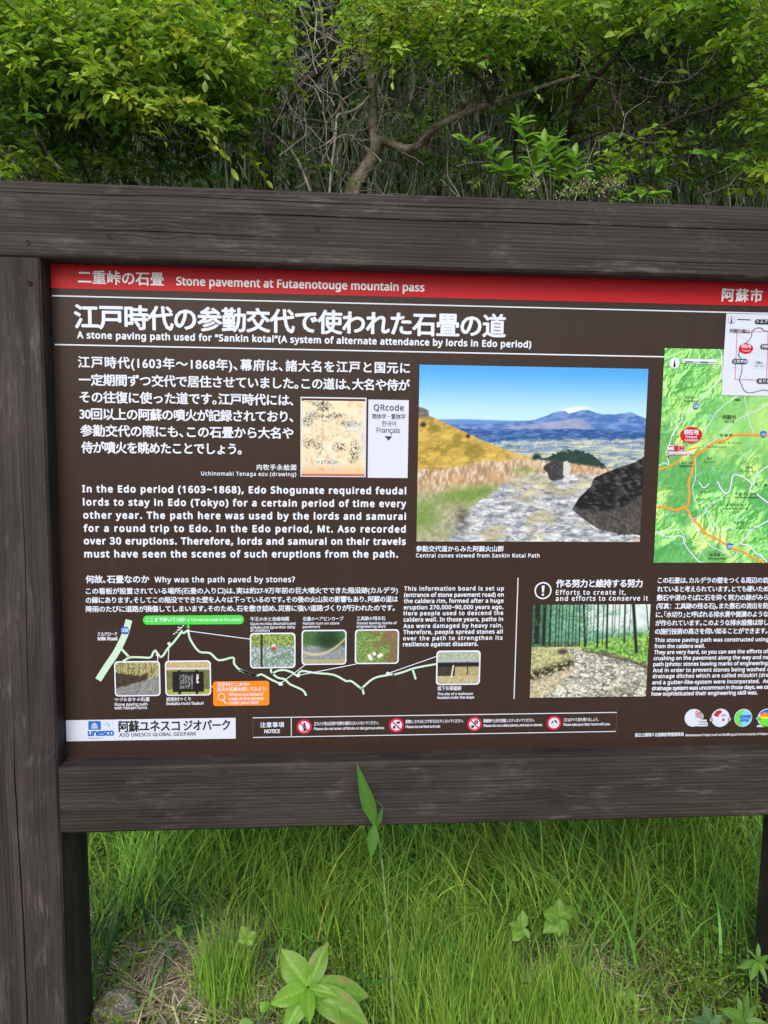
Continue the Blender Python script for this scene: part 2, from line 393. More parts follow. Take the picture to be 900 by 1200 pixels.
WHITE = ink('white print', (206, 215, 230)); RED = ink('red print', (188, 12, 26)); BLACK = ink('black print', (28, 26, 28))
ORANGE = ink('orange print', (240, 125, 25)); GREEN = ink('green print', (70, 196, 70)); MINT = ink('pale green print', (180, 212, 190))
BLUE = ink('blue print', (25, 95, 185)); HWY = ink('highway orange print', (238, 140, 50)); DGREY = ink('dark grey print', (60, 60, 66)); LBLUE = ink('light blue print', (120, 190, 235)); MAROON = ink('dark red print', (165, 40, 60)); YEL = ink('yellow print', (235, 215, 70)); SIGNW = ink('white sticker', (196, 204, 222)); MGREEN = ink('fresh green print', (100, 200, 60))
TY = -0.0006
def flat(name, polys, mat, parent=None, y=TY):
    """polys: lists of board points (X, Z); one flat print mesh"""
    V = []; F = []
    for p in polys:
        k = len(V); V += [(x, y, z) for x, z in p]
        ar = sum(p[i][0] * p[(i + 1) % len(p)][1] - p[(i + 1) % len(p)][0] * p[i][1] for i in range(len(p)))
        idx = list(range(k, k + len(p))); F.append(idx if ar > 0 else idx[::-1])
    return poly_mesh(name, V, F, mat, parent or panel, (V[0][0], y, V[0][2]))
def rect(px0, py0, px1, py1):                 # straightened rectangle from its left top and right bottom
    x0, z1 = board(px0, py0); z0 = board(px0, py1)[1]; x1 = board_x(px1, (z0 + z1) / 2)
    return [(x0, z0), (x1, z0), (x1, z1), (x0, z1)]
def quad(a, b_, c_, d): return [board(*a), board(*b_), board(*c_), board(*d)]
def rrect(x0, z0, x1, z1, r, n=5):
    P = []
    for cx, cz, a0 in ((x1 - r, z1 - r, 0), (x0 + r, z1 - r, 90), (x0 + r, z0 + r, 180), (x1 - r, z0 + r, 270)):
        for k in range(n + 1):
            a = math.radians(a0 + 90 * k / n); P.append((cx + r * math.cos(a), cz + r * math.sin(a)))
    return P
def disc(cx, cz, rx, rz=None, n=28, a0=0, a1=360):
    rz = rz or rx; f = a1 - a0 < 360
    return [(cx + rx * math.cos(math.radians(a0 + (a1 - a0) * k / (n - 1 if f else n))), cz + rz * math.sin(math.radians(a0 + (a1 - a0) * k / (n - 1 if f else n)))) for k in range(n)]
def strip(pts, w, closed=False):              # polyline of board points -> quads
    pts = [np.array(p, float) for p in pts]; n = len(pts); out = []
    L = []; R_ = []
    for i in range(n):
        a = pts[(i - 1) % n] if closed or i else pts[i]; c_ = pts[(i + 1) % n] if closed or i < n - 1 else pts[i]
        d = c_ - a; d = d / (np.hypot(*d) + 1e-9); nn = np.array([-d[1], d[0]])
        L.append(pts[i] + nn * w / 2); R_.append(pts[i] - nn * w / 2)
    m = n if closed else n - 1
    for i in range(m):
        j = (i + 1) % n; out.append([tuple(R_[i]), tuple(R_[j]), tuple(L[j]), tuple(L[i])])
    return out
def smooth(pts, k=4):
    P = np.array(pts, float); n = len(P)
    if n < 3: return [tuple(p) for p in P]
    Q = np.vstack([2 * P[0] - P[1], P, 2 * P[-1] - P[-2]]); out = []
    for i in range(1, n):
        for q in range(k):
            u = q / k; a, b_, c_, d = Q[i - 1], Q[i], Q[i + 1], Q[i + 2]
            out.append(0.5 * (2 * b_ + (c_ - a) * u + (2 * a - 5 * b_ + 4 * c_ - d) * u * u + (3 * b_ - a - 3 * c_ + d) * u ** 3))
    out.append(P[-1]); return [tuple(p) for p in out]
PXM = (board(500, 600)[0] - board(400, 600)[0]) / 100     # metres of panel per picture pixel
# red heading band, rules
RB = board(62, 337.6)[1]
flat('heading_band', [[(RX0 + 0.0015, RB), (RIGHT - 0.002, RB), (RIGHT - 0.002, PZ1 - 0.001), (RX0 + 0.0015, PZ1 - 0.001)]], RED)
z1 = board(62, 346.6)[1]; z2 = board(64, 403.8)[1]; lw = 0.0024
flat('rule', [[(RX0 + 0.003, z1 - lw / 2), (RIGHT - 0.003, z1 - lw / 2), (RIGHT - 0.003, z1 + lw / 2), (RX0 + 0.003, z1 + lw / 2)]], WHITE)
x2 = board_x(778, z2)
flat('rule', [[(RX0 + 0.005, z2 - lw / 2), (x2, z2 - lw / 2), (x2, z2 + lw / 2), (RX0 + 0.005, z2 + lw / 2)]], WHITE)
flat('rule', strip([board(607, 677), board(602.3, 819)], 0.0019), WHITE)

# ---- lettering
_fonts = {}
def latin_font():
    if 'l' not in _fonts:
        try: _fonts['l'] = bpy.data.fonts.load(bpy.utils.system_resource('DATAFILES') + '/fonts/NotoSansHebrew-Regular.woff2')
        except Exception: _fonts['l'] = None
    return _fonts['l']
def glyph_mesh(s, font, track=1.0, res=2):
    c = bpy.data.curves.new('t', 'FONT'); c.body = s; c.resolution_u = res; c.space_character = track
    if font: c.font = font
    o = bpy.data.objects.new('t', c); me = bpy.data.meshes.new_from_object(o)
    n = len(me.vertices); V = np.zeros(n * 3); me.vertices.foreach_get('co', V); V = V.reshape(-1, 3)[:, :2]
    F = [tuple(p.vertices) for p in me.polygons]
    bpy.data.objects.remove(o); bpy.data.curves.remove(c); bpy.data.meshes.remove(me)
    return V, F
_ref = {}
def text(s, x0, x1, base, h, cjk=None, mat=WHITE, bold=0.05, y=-0.0012, parent=None, extra='', res=None, name='lettering'):
    """s runs from picture column x0 to x1, its reference capital stands on row `base` (at x0) and is h rows tall"""
    s = s.replace('、', '､').replace('。', '｡').replace('「', '｢').replace('」', '｣') if h < 20 else s
    extra = extra.replace('、', '､')
    if cjk is None: cjk = any(ord(ch) > 0x3000 and ord(ch) != 0xFF5E for ch in s)
    font = None if cjk else latin_font()
    if res is None: res = 3 if h > 12 else (2 if h > 6 else 1)
    key = ('c' if cjk else 'l')
    if key not in _ref:
        V, _f = glyph_mesh('国' if cjk else 'H', font); _ref[key] = (V[:, 1].min(), V[:, 1].max())
    r0, r1 = _ref[key]
    X0, Zb = board(x0, base); Zt = board(x0, base - h)[1]; sz = (Zt - Zb) / (r1 - r0)
    X1 = board_x(x1, (Zb + Zt) / 2); Wd = X1 - X0
    if len(s) > 1:
        V1, F1 = glyph_mesh(s, font, 1.0, 1); w1 = np.ptp(V1[:, 0]) * sz
        V2, _f = glyph_mesh(s, font, 1.2, 1); w2 = np.ptp(V2[:, 0]) * sz
        sx = 1.0 if cjk else 0.98                # the sign's Latin face is broader
        tr = 1.0 + 0.2 * (Wd / sx - w1) / max(w2 - w1, 1e-6)
        tr = min(max(tr, 0.9), 1.6)
    else: tr, sx = 1.0, 1.0
    V, F = glyph_mesh(s, font, tr, res); k = Wd / (np.ptp(V[:, 0]) * sz) if len(s) > 1 else 1.0
    xm = V[:, 0].min()
    if extra: V, F = glyph_mesh(s + extra, font, tr, res)
    P = np.stack([X0 + (V[:, 0] - xm) * sz * k, Zb + (V[:, 1] - r0) * sz], -1)
    n = len(P); allV = []; allF = []
    bo = bold * sz
    offs = [(0, 0)] if bold == 0 else [(bo * math.cos(a), bo * math.sin(a)) for a in np.linspace(0, 2 * math.pi, 8 if h > 7 else 4, endpoint=False) + math.pi / 4]
    offs = [(a * 0.5, c_ * (0.42 if cjk else 0.5)) for a, c_ in offs]
    for q, (dx, dz) in enumerate(offs):
        Q = np.zeros((n, 3)); Q[:, 0] = P[:, 0] + dx; Q[:, 2] = P[:, 1] + dz; Q[:, 1] = y - q * 0.00002
        allV.append(Q); allF += [tuple(i + q * n for i in f) for f in F]
    allV = np.vstack(allV)
    o = poly_mesh(name, allV, allF, mat, parent or panel, (X0, y, Zb))
    return o
T = text
WHITE_LIFTED = ink('white print lifted against rail shade', (238, 240, 244))  # white ink lightened in its colour to offset the top rail's shadow on the band
T('二重峠の石畳', 92, 192, 332.4, 15, mat=WHITE_LIFTED, bold=.045)
T('Stone pavement at Futaenotouge mountain pass', 207, 497, 334.0, 9.2, mat=WHITE_LIFTED, bold=.055)
T('阿蘇市', 845.5, 893, 353.0, 14.6, mat=WHITE_LIFTED, bold=.05)
T('江戸時代の参勤交代で使われた石畳の道', 88, 592, 384.6, 26.5, bold=.06)
T('A stone paving path used for “Sankin kotai”(A system of alternate attendance by lords in Edo period)', 91, 622, 396.3, 7.6, bold=.07)
T('江戸時代(1603年～1868年)、幕府は、諸大名を江戸と国元に', 92, 480, 430.8, 12.8, bold=.055)
T('一定期間ずつ交代で居住させていました。この道は、大名や侍が', 93, 480, 451.6, 12.8, bold=.055)
T('その往復に使った道です。江戸時代には、', 94, 343.5, 471.8, 12.8, bold=.055)
T('30回以上の阿蘇の噴火が記録されており、', 94, 343.5, 491.5, 12.8, bold=.055)
T('参勤交代の際にも、この石畳から大名や', 95, 343.5, 511.2, 12.8, bold=.055)
T('侍が噴火を眺めたことでしょう。', 96, 283, 530.8, 12.8, bold=.055)
T('内牧手永絵図', 301, 347, 550.7, 6.4, bold=.05)
T('Uchinomaki Tenaga ezu (drawing)', 236, 347, 557, 4.5, bold=.04)
for k, (s, x0, x1, bl) in enumerate([
    ('In the Edo period (1603~1868), Edo Shogunate required feudal', 97, 475.5, 576.5),
    ('lords to stay in Edo (Tokyo) for a certain period of time every', 98, 475.5, 592),
    ('other year. The path here was used by the lords and samurai', 98.3, 475.3, 607.3),
    ('for a round trip to Edo. In the Edo period, Mt. Aso recorded', 98.7, 475, 622.7),
    ('over 30 eruptions. Therefore, lords and samurai on their travels', 99, 475, 637.5),
    ('must have seen the scenes of such eruptions from the path.', 99.5, 466, 652.8)]):
    T(s, x0, x1, bl, 7.7, bold=.075)
T('参勤交代道からみた阿蘇火山群', 487.5, 590, 646.3, 6.5, bold=.06)
T('Central cones viewed from Sankin Kotai Path', 487.5, 632, 653.0, 4.4, bold=.06)
T('何故、石畳なのか', 101, 175, 683.2, 8.6, bold=.06)
T('Why was the path paved by stones?', 181.5, 345.5, 682.2, 6.2, bold=.05)
T('この看板が設置されている場所(石畳の入り口)は、実は約27-9万年前の巨大噴火でできた陥没跡(カルデラ)', 101, 466, 696.2, 7.0, bold=.055)
T('の縁にあります。そしてこの陥没でできた壁を人々は下っているのです。その後の火山灰の影響もあり、阿蘇の道は', 101, 466, 706.8, 7.0, bold=.055)
T('降雨のたびに道路が損傷してしまいます。そのため、石を敷き詰め、災害に強い道路づくりが行われたのです。', 101, 462.5, 717.3, 7.0, bold=.055)
cc = ['This information board is set up', '(entrance of stone pavement road) on', 'the caldera rim, formed after a huge', 'eruption 270,000~90,000 years ago.', 'Here people used to descend the',
      'caldera wall. In those years, paths in', 'Aso were damaged by heavy rain.', 'Therefore, people spread stones all', 'over the path to strengthen its', 'resilience against disasters.']
for k, s in enumerate(cc):
    T(s, 473.7 - k * 0.15, (590.2 - k * .2) if k < 9 else 560, (691.9, 699.3, 706.4, 713.9, 720.9, 728.2, 735.7, 742.9, 750.2, 757.2)[k], 4.6, bold=.07)
T('作る努力と維持する努力', 651.5, 752.5, 688.2, 8.8, bold=.065)
T('Efforts to create it,', 651.3, 733, 696.8, 5.4, bold=.05)
T('and efforts to conserve it', 651, 759, 703.9, 5.4, bold=.05)
jj = [('この石畳は、カルデラの壁をつくる周辺の岩', '石でつくら', 683.4), ('れていると考えられています。とても硬いため', '、', 693.6), ('敷石や道のそばに石を砕く努力の跡がみら', 'れます', 703.7),
      ('(写真：工具跡の残る石)。また敷石の流出を防', 'ぐため', 713.6), ('に、「水切り」と呼ばれる排水溝や側溝のような', '設備', 723.5), ('が作られています。このような排水設備は珍し', 'く、当時', 733.4), ('の施行技術の高さを伺い知ることができます。', '', 743.3)]
for k, (s, ex, bl) in enumerate(jj): T(s, 770.5 - k * .55, 900 if k != 6 else 899, bl, 6.6, bold=.06, extra=ex)
ee = [('This stone paving path was constructed using', ' stones', 752.1, 900), ('from the caldera wall.', '', 759.3, 825.6), ('They are very hard, so you can see the efforts of', ' their', 766.3, 900),
      ('crushing on the pavement along the way and ne', 'ar the', 773.3, 900), ('path (photo: stones leaving marks of engineering', ' work).', 780.3, 899), ('And in order to prevent stones being washed', ' away,', 787.5, 896),
      ('drainage ditches which are called mizukiri (dra', 'in)', 794.4, 900), ('and a gutter-like-system were incorporated.  As', ' this', 801.6, 900), ('drainage system was uncommon in those days, we ca', 'n see', 808.5, 900),
      ('how sophisticated their engineering skill was.', '', 815, 887.4)]
for k, (s, ex, bl, x1) in enumerate(ee): T(s, 767 - k * .42, x1, bl, 4.3, bold=.07, extra=ex)
T('国立公園等多言語解説等整備事業', 744, 801, 863.3, 4.2, bold=.05)
T('Maintenance Project such as Multilingual Commentaries of Nation', 803, 900, 862.6, 2.7, bold=.03, extra='al Parks')
# exclamation badge
cx, cz = board(636.2, 692)
flat('badge', strip(disc(cx, cz, 9.6 * PXM, n=36), 1.7 * PXM, True) + [[(cx - 1.9 * PXM, cz + 6 * PXM), (cx - 1.0 * PXM, cz - 2.2 * PXM), (cx + 1.0 * PXM, cz - 2.2 * PXM), (cx + 1.9 * PXM, cz + 6 * PXM)], disc(cx, cz - 4.9 * PXM, 1.5 * PXM, n=12)], WHITE, y=-0.001)
# ---- notice strip
TLn = board(296.3, 841); TRn = (board_x(722.6, board(296.3, 841)[1]), 0); BLn = board(296.3, 864)
nx0, nx1, nz0, nz1 = TLn[0], TRn[0], BLn[1], TLn[1]; dv = board_x(341.4, nz0)
flat('notice_frame', strip([(nx0, nz0), (nx1, nz0), (nx1, nz1), (nx0, nz1)], 0.0016, True) + strip([(dv, nz0), (dv, nz1)], 0.0014), WHITE, y=-0.0009)
T('注意事項', 305, 333, 852.3, 5.8, bold=.05); T('NOTICE', 310, 328, 858.8, 4, bold=.06)
def icon(cx_, cy_, kind):
    cx, cz = board(cx_, cy_); p = PXM; V = []; F = []; fm = []
    def add(poly, m, y):
        k = len(V); V.extend([(x, y, z) for x, z in poly]); ar = sum(poly[i][0] * poly[(i + 1) % len(poly)][1] - poly[(i + 1) % len(poly)][0] * poly[i][1] for i in range(len(poly)))
        idx = list(range(k, k + len(poly))); F.append(idx if ar > 0 else idx[::-1]); fm.append(m)
    add(disc(cx, cz, 9.2 * p), 0, -0.001); add(disc(cx, cz, 6.7 * p), 1, -0.0013)
    if kind == 0:
        add(disc(cx + .2 * p, cz + 3.8 * p, 1.3 * p, n=10), 2, -0.0016); add([(cx - 1.3 * p, cz + 2.4 * p), (cx + 1.6 * p, cz + 2.4 * p), (cx + 2.2 * p, cz - 1 * p), (cx + 1.6 * p, cz - 4.6 * p), (cx - .2 * p, cz - 4.8 * p), (cx - 1.6 * p, cz - 1 * p)], 2, -0.0016)
        add([(cx - 3 * p, cz - 4.5 * p), (cx + 3.2 * p, cz - 4.5 * p), (cx + 2.5 * p, cz - 5.6 * p), (cx - 2.4 * p, cz - 5.6 * p)], 2, -0.0017)
    elif kind == 1:
        add([(cx - 4.2 * p, cz - 4 * p), (cx - 4 * p, cz - 1.5 * p), (cx - 1.6 * p, cz + .2 * p), (cx - 1 * p, cz - 2.5 * p), (cx - 2.6 * p, cz - 4.6 * p)], 2, -0.0016)
        add([(cx - .5 * p, cz + 4.2 * p), (cx + 3.5 * p, cz + 5 * p), (cx + 4.6 * p, cz + 2.4 * p), (cx + 1.5 * p, cz + 1.6 * p)], 2, -0.0016); add(disc(cx + 2 * p, cz - 2.6 * p, 1.2 * p, n=8), 2, -0.0016)
    elif kind == 2:
        for k in range(5):
            a = math.radians(72 * k + 90); add(disc(cx + 2 * p + 1.7 * p * math.cos(a), cz + 2.6 * p + 1.7 * p * math.sin(a), 1.1 * p, n=8), 2, -0.0016 - k * 1e-5)
        add([(cx - 4 * p, cz - 4.5 * p), (cx - 4.4 * p, cz - 1.6 * p), (cx - 3 * p, cz - 2 * p), (cx - .8 * p, cz - 1.2 * p), (cx - .4 * p, cz - 4 * p), (cx - 2 * p, cz - 5 * p)], 2, -0.0016)
    else:
        add([(cx - 3.6 * p, cz - 1.5 * p), (cx - 2.4 * p, cz + 3.2 * p), (cx - .6 * p, cz + 1.6 * p)], 2, -0.0016)
        add([(cx - .8 * p, cz + 4.6 * p), (cx + 3.4 * p, cz + 2.6 * p), (cx + 4.4 * p, cz - 1 * p), (cx + 1.4 * p, cz + 1.4 * p)], 2, -0.0017)
        add(disc(cx - .3 * p, cz - 2.2 * p, 2.3 * p, n=14), 3, -0.0018)
    if kind < 3:
        a = 0.70 * 7.2 * p; w = 0.55 * p
        add([(cx - a - w, cz + a - w), (cx - a + w, cz + a + w), (cx + a + w, cz - a + w), (cx + a - w, cz - a - w)], 0, -0.002)
    return poly_mesh('warning_symbol', V, F, [RED2, SIGNW, BLACK, LGREY], panel, (cx, -0.001, cz), fm)
RED2 = ink('crimson print', (190, 25, 60)); LGREY = ink('light grey print', (190, 200, 215))
for k, (a, b_) in enumerate(((356.5, 851.4), (464.5, 849.6), (556, 848.2), (649, 847))): icon(a, b_, k)
for s, x0, x1, bl, h in [('立ち入り禁止区域や危険な場所には入らないでください。', 368, 444, 850, 4.1), ('Please do not enter off-limits or dangerous areas', 368, 450, 855.3, 2.9),
    ('動物に、むやみにエサを与えたりしないでください。', 475.3, 543, 847.6, 4.1), ('Please do not feed animals', 475.3, 515.6, 852.9, 2.9),
    ('動植物や土石を採取したりしないでください。', 566.5, 626, 846.6, 4.1), ('Please do not collect plants, animals or stones', 566.5, 635, 851.6, 2.9),
    ('ゴミはすべて持ち帰りましょう。', 660, 701, 845.5, 4.1), ('Please take your litter home with you.', 660, 715, 850.4, 2.9)]:
    T(s, x0, x1, bl, h, bold=.035)
# ---- white geopark label
gx0, gz1 = board(78.2, 843.9); gz0 = board(79.4, 868.6)[1]; gx0 = RX0 + 0.0015; gx1 = board_x(276.2, (gz0 + gz1) / 2)
flat('geopark_label', [[(gx0, gz0), (gx1, gz0), (gx1, gz1), (gx0, gz1)]], SIGNW, y=-0.0008)
flat('temple_emblem', [rect(103.6, 844.9, 118.2, 855)], BLUE, y=-0.0011)
ex, ez = board(110.9, 850.2); p = PXM
flat('temple_emblem', [[(ex - 3.6 * p, ez + 1.4 * p), (ex, ez + 3.6 * p), (ex + 3.6 * p, ez + 1.4 * p)]] + [[(ex + (k * 1.45 - .45) * p, ez - 1.8 * p), (ex + (k * 1.45 + .45) * p, ez - 1.8 * p), (ex + (k * 1.45 + .45) * p, ez + 1 * p), (ex + (k * 1.45 - .45) * p, ez + 1 * p)] for k in (-2, -1, 0, 1, 2)]
     + [[(ex - 4.2 * p, ez - 3.2 * p), (ex + 4.2 * p, ez - 3.2 * p), (ex + 4.2 * p, ez - 2.2 * p), (ex - 4.2 * p, ez - 2.2 * p)]], SIGNW, y=-0.0014)
e2 = rect(118.6, 844.7, 132.3, 854.8); flat('swirl_emblem', strip(e2, 0.0004, True), LBLUE, y=-0.0011)
ex, ez = board(125.6, 849.8); flat('swirl_emblem', strip(disc(ex, ez, 3 * p, n=16, a0=-60, a1=200), .8 * p) + strip(disc(ex + .4 * p, ez + .4 * p, 1.6 * p, n=12, a0=-100, a1=120), .8 * p), LBLUE, y=-0.0012)
T('unesco', 103.6, 133.3, 861.9, 6.8, mat=BLUE, bold=.10); T('Global Geopark', 104, 120.5, 865.6, 1.5, mat=DGREY, bold=0, y=-0.0012)
T('阿蘇ユネスコ', 139.5, 210.5, 857.6, 12.5, mat=BLACK, bold=.05); T('ジオパーク', 215.5, 269.5, 856.2, 12, mat=BLACK, bold=.05)
T('ASO UNESCO GLOBAL GEOPARK', 140, 230, 863, 4.0, mat=BLACK, bold=.03)
# ---- organisation logos
def logo(cx_, cy_, r, parts):
    cx, cz = board(cx_, cy_); V = []; F = []; fm = []; ms = []; k = 0
    for q, (mat, polys) in enumerate(parts):
        if mat not in ms: ms.append(mat)
        for pl in polys:
            P = [(cx + x * r * PXM, cz + z * r * PXM) for x, z in pl]; i0 = len(V); V += [(x, -0.001 - q * .0002, z) for x, z in P]
            ar = sum(P[i][0] * P[(i + 1) % len(P)][1] - P[(i + 1) % len(P)][0] * P[i][1] for i in range(len(P)))
            idx = list(range(i0, i0 + len(P))); F.append(idx if ar > 0 else idx[::-1]); fm.append(ms.index(mat))
    return poly_mesh('logo', V, F, ms, panel, (cx, -0.001, cz), fm)
D = lambda x, z, a, b_=None, **k: disc(x, z, a, b_, **k)
bx = lambda x0, z0, x1, z1: [(x0, z0), (x1, z0), (x1, z1), (x0, z1)]
logo(812.5, 841, 11.5, [(LGREY, [D(0, 0, 1), D(.62, .08, .48, .55)]), (SIGNW, [D(0, 0, .9)]), (LGREY, [D(.5, .12, .42, .5, n=20)]),
    (MAROON, [[(0.15, .75), (.3, .8), (.78, .5), (.78, .42)], [(.12, .5), (.15, .62), (.82, .34), (.82, .26)], [(.15, .3), (.15, .4), (.86, .18), (.86, .1)], [(.2, .1), (.2, .2), (.88, .02), (.88, -.06)]]),
    (SIGNW, [bx(.45, -.95, 1.6, -.55), bx(.6, -.55, 1.45, -.2)]), (DGREY, [bx(.62, -.42, 1.35, -.36), bx(.62, -.55, 1.35, -.5), bx(.55, -.76, 1.5, -.7)])])
logo(844, 841, 11.8, [(LGREY, [D(0, 0, 1), bx(-1.12, -.35, 1.12, .0)]), (SIGNW, [D(0, 0, .88)]), (MAROON, [[(-.8, .3), (-.5, .75), (-.1, .86), (.18, .7), (0, .5), (-.2, .35), (-.25, .1), (-.5, .15)], [(.15, -.2), (.3, -.05), (.45, -.1), (.42, -.35), (.25, -.42)]]),
    (LGREY, [D(-.1, -.5, .55, .22), D(.35, .1, .25, .18)]), (DGREY, [bx(.05, .22, .62, .27), bx(.1, .33, .5, .37)])])
logo(870.6, 841, 11.6, [(LGREY, [D(0, 0, 1)]), (LBLUE, [D(0, 0, .93)]), (MGREEN, [[(0.1, .92)] + [(math.cos(math.radians(a)) * .93, math.sin(math.radians(a)) * .93) for a in range(95, 285, 12)] + [(-.25, -.5), (-.45, 0), (-.25, .45)]])])
T('GEOPARKS', 866.5, 880, 841.2, 3.6, mat=BLUE, bold=.05, y=-0.0022); T('JAPAN', 866.5, 877, 845.4, 3.4, mat=BLUE, bold=.05, y=-0.0022)
logo(898, 841, 11.8, [(SIGNW, [D(0, 0, 1), D(-.75, -.05, .4, .22), bx(-1, -1.0, 1, -.8)]), (BLUE, [[(math.cos(math.radians(a)) * .92, math.sin(math.radians(a)) * .92) for a in range(25, 156, 10)]]), (ORANGE, [[(-.75, .3), (-.3, .68), (0, .5), (.35, .7), (.8, .3), (.85, .1), (-.85, .1)]]),
    (YEL, [[(-.85, .14), (.85, .14), (.85, -.08), (-.85, -.08)]]), (MGREEN, [[(-.9, -.08), (.9, -.08), (.7, -.65), (.3, -.9), (-.3, -.9), (-.7, -.65)], D(-.8, -.02, .3, .13)])])

# ================================================================== PRINTED PICTURES
PRINT = print_mat()
def picture(name, TL_, BL_, xr, nx, ny, fn, y=-0.0009, xr_extra=None, rnd=0):
    """a colour print straightened from its left top, left bottom and right column; fn(u, v) -> rgb 0..255 (v down)"""
    x0, zt = board(*TL_); zb = board(*BL_)[1]; x1 = board_x(xr, (zt + zb) / 2)
    if xr_extra: x1 = x0 + (x1 - x0) * xr_extra
    u, v = np.meshgrid(np.linspace(0, 1, nx), np.linspace(0, 1, ny))
    C = np.clip(fn(u, v), 0, 255) * .94
    V = np.stack([x0 + (x1 - x0) * u, y + 0 * u, zt + (zb - zt) * v], -1).reshape(-1, 3)
    i = np.arange(nx * ny).reshape(ny, nx)
    F = np.stack([i[1:, :-1], i[1:, 1:], i[:-1, 1:], i[:-1, :-1]], -1)
    if rnd:
        uc = (u[:-1, :-1] + u[1:, 1:]) / 2; vc = (v[:-1, :-1] + v[1:, 1:]) / 2; asp = (zt - zb) / (x1 - x0)
        dx = np.maximum(np.abs(uc - .5) - (.5 - rnd), 0); dz = np.maximum(np.abs(vc - .5) * asp - (.5 * asp - rnd), 0)
        F = F[np.hypot(dx, dz) < rnd]
    F = F.reshape(-1, 4)
    return mobj(name, V, F, PRINT, panel, (x0, y, zt), tint=lin(C).reshape(-1, 3), smooth=False), (x0, x1, zb, zt)
def L3(a, b_, f): return np.asarray(a, float) * (1 - f[..., None]) + np.asarray(b_, float) * f[..., None]
def over(C, mask, col):
    col = np.asarray(col, float); return C * (1 - mask[..., None]) + col * mask[..., None]
def px_(u, pts): P = np.array(pts); return np.interp(u, P[:, 0], P[:, 1])

